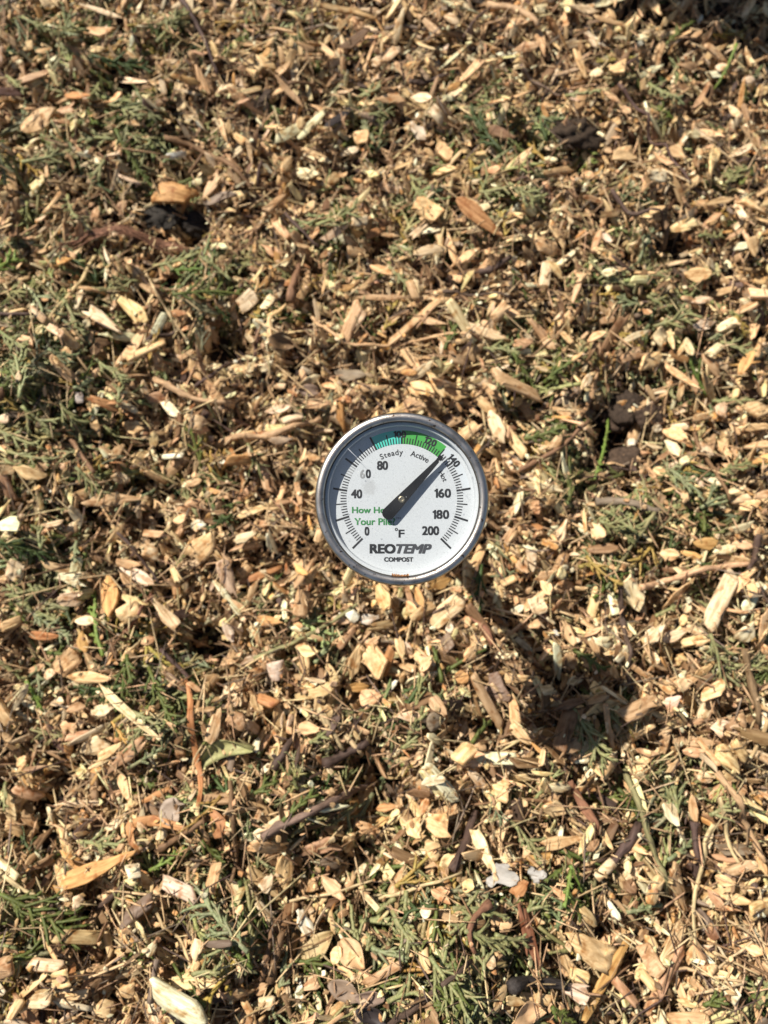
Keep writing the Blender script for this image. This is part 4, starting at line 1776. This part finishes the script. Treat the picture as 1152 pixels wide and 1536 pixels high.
# brown crumbs of old sealant caught inside the lower rim
rg = np.random.default_rng(5)
V, F = [], []
n_ = 26
for i in range(n_ + 1):
    a_ = math.radians(-91 + (i / n_ - .5) * 13)
    for r_, z_ in ((34.0, -1.2), (33.7, -.7 + rg.uniform(-.15, .3)), (33.2 + rg.uniform(-.3, .3), -.65 + rg.uniform(-.1, .3)), (32.9 + rg.uniform(-.3, .4), -1.45)):
        V.append((r_ * MM * math.cos(a_), r_ * MM * math.sin(a_), HZ + z_ * MM))
for i in range(n_):
    for k in range(3):
        p = i * 4 + k
        F.append((p, p + 4, p + 5, p + 1))
me = big_mesh('rust_crust', V, [i for f in F for i in f], [4] * len(F), np.array(rg.choice([0, 1], len(V), p=[.6, .4]))[:, None] * np.array([.30, .19, .10]) + np.array([.17, .08, .035]), np.array(V))
tag(link('rust_crust', me, M_SEAL, gk, False), 'brown flaking crust on the lower edge')


# print on the face: everything in units of the enlarged photograph, centre (563, 592)
def zf(layer):
    return HZ + FZ * MM + layer * .00003


def quadbox(V, F, pts, layer):
    o = len(V)
    V += [(x * K * SC, y * K * SC, zf(layer)) for x, y in pts]
    F.append(tuple(range(o, o + len(pts))))


def tick(V, F, deg, r0, r1, w, layer=3):
    a_ = math.radians(deg)
    c, s = math.cos(a_), math.sin(a_)
    quadbox(V, F, [(r0 * c + w / 2 * s, r0 * s - w / 2 * c), (r1 * c + w / 2 * s, r1 * s - w / 2 * c), (r1 * c - w / 2 * s, r1 * s + w / 2 * c), (r0 * c - w / 2 * s, r0 * s + w / 2 * c)], layer)


def sheet(name, V, F, mat, label=None):
    o = mesh_obj(name, V, F, mat, FACE, False)
    if label:
        o['label'] = label
    return o


def sector(name, r0, r1, d0, d1, mat, layer, label=None):
    V, F = [], []
    n_ = max(4, int(abs(d1 - d0)))
    for i in range(n_):
        a0, a1 = math.radians(d0 + (d1 - d0) * i / n_), math.radians(d0 + (d1 - d0) * (i + 1) / n_)
        quadbox(V, F, [(r0 * math.cos(a0), r0 * math.sin(a0)), (r1 * math.cos(a0), r1 * math.sin(a0)), (r1 * math.cos(a1), r1 * math.sin(a1)), (r0 * math.cos(a1), r0 * math.sin(a1))], layer)
    return sheet(name, V, F, mat, label)


sector('colour_band', 331, 412, 117.3, 90.2, M_TEAL, 1, 'teal band from 80 to 100')
sector('colour_band', 331, 412, 89.9, 49.6, M_GRN, 1, 'green band from 100 to 130')
sector('colour_band', 372, 412, 49.2, 9.5, M_PALE, 1, 'faded grey band from 130 to 160')

V, F = [], []
V2, F2 = [], []
for f in range(0, 202, 2):
    d = 225 - 1.35 * f
    v_, f_ = (V2, F2) if 50 <= f <= 58 else (V, F)
    if f % 20 == 0:
        if f in (100, 120, 140):
            tick(V, F, d, 331, 372, 11)
        else:
            tick(V, F, d, 331, 416, 12)
    elif f % 10 == 0:
        tick(V, F, d, 331, 394, 7)
    else:
        tick(v_, f_, d, 331, 367, 6.2)
sheet('tick_marks', V, F, M_INK)
sheet('tick_marks', V2, F2, M_FADED, 'rubbed grey tick marks below 60')


def glyph(body, offset=0.0, shear=0.0):
    """outline of some letters as flat faces: vertices, faces"""
    if '1' in body:                      # figures one by one, the 1 with its flag
        h0 = np.ptp(glyph('0')[0][:, 1])
        one = np.array([(.2, 0), (.33, 0), (.33, 1), (.245, 1), (.17, .88), (.03, .82), (.03, .71), (.2, .77)]) * h0
        V, F, x = [], [], 0
        for ch in body:
            v, f = (np.c_[one, np.zeros(8)], [tuple(range(8))]) if ch == '1' else glyph(ch)
            o = len(V)
            v = v - np.array([v[:, 0].min(), v[:, 1].min(), 0])
            V += [(p[0] + x, p[1], 0) for p in v]
            F += [tuple(i + o for i in q_) for q_ in f]
            x += np.ptp(v[:, 0]) + .13 * h0
        return np.array(V), F
    c = bpy.data.curves.new('lettering', 'FONT')
    c.body = body
    c.offset = offset
    c.shear = shear
    c.resolution_u = 6
    o = bpy.data.objects.new('lettering', c)
    COL.objects.link(o)
    bpy.context.view_layer.update()
    me = bpy.data.meshes.new_from_object(o.evaluated_get(bpy.context.evaluated_depsgraph_get()))
    V = [tuple(v.co) for v in me.vertices]
    F = [tuple(p.vertices) for p in me.polygons]
    bpy.data.objects.remove(o)
    bpy.data.curves.remove(c)
    bpy.data.meshes.remove(me)
    return np.array(V), F


def put(Vs, Fs, body, X, Y, w, h, rot=0, bold=0.0, shear=0.0, layer=4):
    """letters fitted to a box of w x h round (X, Y), turned by rot degrees; bold thickens the strokes by as many units"""
    V, F = glyph(body, 0, shear)
    lo, hi = V[:, :2].min(0), V[:, :2].max(0)
    q_ = (V[:, :2] - (lo + hi) / 2) / (hi - lo) * np.array([w - 2 * bold, h - 1.2 * bold])
    a_ = math.radians(rot)
    for n_, (dx, dy) in enumerate(((0, 0), (1, .6), (1, -.6), (-1, .6), (-1, -.6), (.5, 0), (-.5, 0)) if bold else ((0, 0),)):
        p = q_ + np.array([dx, dy]) * bold
        x = p[:, 0] * math.cos(a_) - p[:, 1] * math.sin(a_) + (X - 563)
        y = p[:, 0] * math.sin(a_) + p[:, 1] * math.cos(a_) + (592 - Y)
        o = len(Vs)
        Vs += [(u * K * SC, v * K * SC, zf(layer + .25 * n_)) for u, v in zip(x, y)]
        Fs += [tuple(i + o for i in f) for f in F]


def arc_words(Vs, Fs, body, r, d0, d1, h, offset=.012):
    """letters along an arc, cap height h, first letter's left edge at d0 and last letter's right edge at d1"""
    gs = [glyph(ch, offset) for ch in body]
    cap = np.ptp(glyph('H', offset)[0][:, 1])
    k = h / cap
    ws = [np.ptp(g_[0][:, 0]) * k for g_ in gs]
    total = math.radians(d0 - d1) * r
    gap = (total - sum(ws)) / max(1, len(ws) - 1)
    s = 0
    for (V, F), w in zip(gs, ws):
        a_ = math.radians(d0) - (s + w / 2) / r
        p = V[:, :2].copy()
        p[:, 0] -= (p[:, 0].min() + p[:, 0].max()) / 2
        p *= k
        p[:, 1] -= h / 2
        rot = a_ - math.pi / 2
        x = p[:, 0] * math.cos(rot) - p[:, 1] * math.sin(rot) + r * math.cos(a_)
        y = p[:, 0] * math.sin(rot) + p[:, 1] * math.cos(rot) + r * math.sin(a_)
        o = len(Vs)
        Vs += [(u * K * SC, v * K * SC, zf(4)) for u, v in zip(x, y)]
        Fs += [tuple(i + o for i in f) for f in F]
        s += w + gap


V, F = [], []
B = 2.7
put(V, F, '0', 355, 783, 29, 53, 0, B)
put(V, F, '40', 293, 559, 67, 54, 0, B)
put(V, F, '0', 363, 439, 31, 53, 0, B)
put(V, F, '80', 448, 389, 66, 54, 0, B)
put(V, F, '100', 552, 204, 76, 40, 0, B)
put(V, F, '120', 735, 247, 76, 42, -24, B)
put(V, F, '140', 875, 361, 80, 44, -50, B)
put(V, F, '160', 808, 555, 99, 54, 0, B)
put(V, F, '180', 797, 682, 99, 54, 0, B)
put(V, F, '200', 736, 779, 102, 54, 0, B)
sheet('numerals', V, F, M_INK)
V, F = [], []
put(V, F, '6', 328, 440, 29, 53, 0, 2)
sheet('numerals', V, F, M_FADED, 'half rubbed away 6 of the 60')
V, F = [], []
put(V, F, 'o', 531, 772, 18, 18, 0, .8)
put(V, F, 'F', 562, 797, 36, 47, 0, 2)
sheet('unit_mark', V, F, M_INK)
V, F = [], []
put(V, F, 'REO', 449, 888, 156, 58, 0, 4.4)
put(V, F, 'COMPOST', 545, 952, 175, 27, 0, 1.8)
sheet('lettering', V, F, M_INK)
V, F = [], []
put(V, F, 'TEMP', 636, 888, 214, 57, 0, 4.2, .28)
sheet('lettering', V, F, M_GREY, 'slanted half of the maker name')
V, F = [], []
put(V, F, 'How Hot', 376, 656, 222, 38, 0, 1.6)
put(V, F, 'Your Pile?', 402, 725, 246, 42, 0, 1.6)
sheet('slogan', V, F, M_GINK)
V, F = [], []
put(V, F, 'TM', 543, 705, 28, 12, 0, .0)
arc_words(V, F, 'Steady', 283, 117, 88.5, 33)
arc_words(V, F, 'Active', 281, 79, 55, 33)
arc_words(V, F, 'Hot', 284, 36, 22.5, 31)
sheet('zone_words', V, F, M_INK)

# needle: broad rounded tail, narrowing to a small square tip
A0 = math.radians(46.9)
NZ = -3.9
pts = []
for i in range(13):
    a_ = math.pi / 2 + math.pi * i / 12
    pts.append((-118 + 38 * math.cos(a_) * .9, 39 * math.sin(a_)))
pts += [(-20, -34), (60, -28), (318, -12), (322, -14), (352, -12), (352, -5), (362, -4), (362, 4), (352, 5), (352, 12), (322, 14), (318, 12), (60, 28), (-20, 34)]
scn = (HEAD_D - NZ * MM) / HEAD_D
ca, sa = math.cos(A0), math.sin(A0)
bm = bmesh.new()
vt = [bm.verts.new(((x * ca - y * sa) * K * scn, (x * sa + y * ca) * K * scn, HZ + NZ * MM)) for x, y in pts]
f0 = bm.faces.new(vt)
ex = bmesh.ops.extrude_face_region(bm, geom=[f0])
for v in [v for v in ex['geom'] if isinstance(v, bmesh.types.BMVert)]:
    v.co.z -= .0005
bmesh.ops.recalc_face_normals(bm, faces=bm.faces)
me = bpy.data.meshes.new('needle')
bm.to_mesh(me)
bm.free()
nd = link('needle', me, M_NEEDLE, TH, False)
V, F = capped(*lathe([(1.55, FZ), (1.55, NZ + .15), (1.35, NZ + .4), (.9, NZ + .52), (.7, NZ + .4), (.35, NZ + .42)], 32), 32)
mesh_obj('pivot', V, F, M_BRASS, nd)

# ------------------------------------------------------------------ unseen board, added so its shade crosses the far corner of the picture
m = tinted('weathered timber', .8, (6, 160, 160), (.5, .5, .5), (1.2, 1.2, 1.2), .8)
BH = .42


def shade_at(px, py, h):
    p = on_plane(px, py, -.004)
    return p - SUNV * ((h - p.z) / -SUNV.z)


pa, pb = shade_at(764, -16, BH), shade_at(1190, 88, BH)
pb = pa + (pb - pa) * 2.2
dv = (pb - pa).xy.normalized()
nv = Vector((-dv.y, dv.x))
LB = (pb - pa).xy.length
V, F = [], []
nl, nh = 40, 6
rg = np.random.default_rng(3)
for s_ in (0, 1):
    for i in range(nl + 1):
        for j in range(nh + 1):
            z_ = -.06 + (BH + .06) * j / nh
            V.append((LB * i / nl, (.024 if s_ else 0) + rg.uniform(-.0006, .0006), z_))
o = (nl + 1) * (nh + 1)
for i in range(nl):
    for j in range(nh):
        p = i * (nh + 1) + j
        F += [(p, p + nh + 1, p + nh + 2, p + 1), (o + p + 1, o + p + nh + 2, o + p + nh + 1, o + p)]
    p, t_ = i * (nh + 1), i * (nh + 1) + nh
    F += [(t_, t_ + nh + 1, o + t_ + nh + 1, o + t_)]
for i in (0, nl):
    for j in range(nh):
        p = i * (nh + 1) + j
        F.append((p, p + 1, o + p + 1, o + p) if i == 0 else (o + p, o + p + 1, p + 1, p))
me = big_mesh('shade_board', V, [i for f in F for i in f], [4] * len(F), np.tile(np.array([[.20, .15, .10]]), (len(V), 1)), np.array(V))
bo = link('shade_board', me, m, None, False)
bo.matrix_world = Matrix.Translation((pa.x, pa.y, 0)) @ Matrix.Rotation(math.atan2(dv.y, dv.x), 4, 'Z')
tag(bo, 'weathered timber board added out of view to shade the far corner of the pile', 'board')
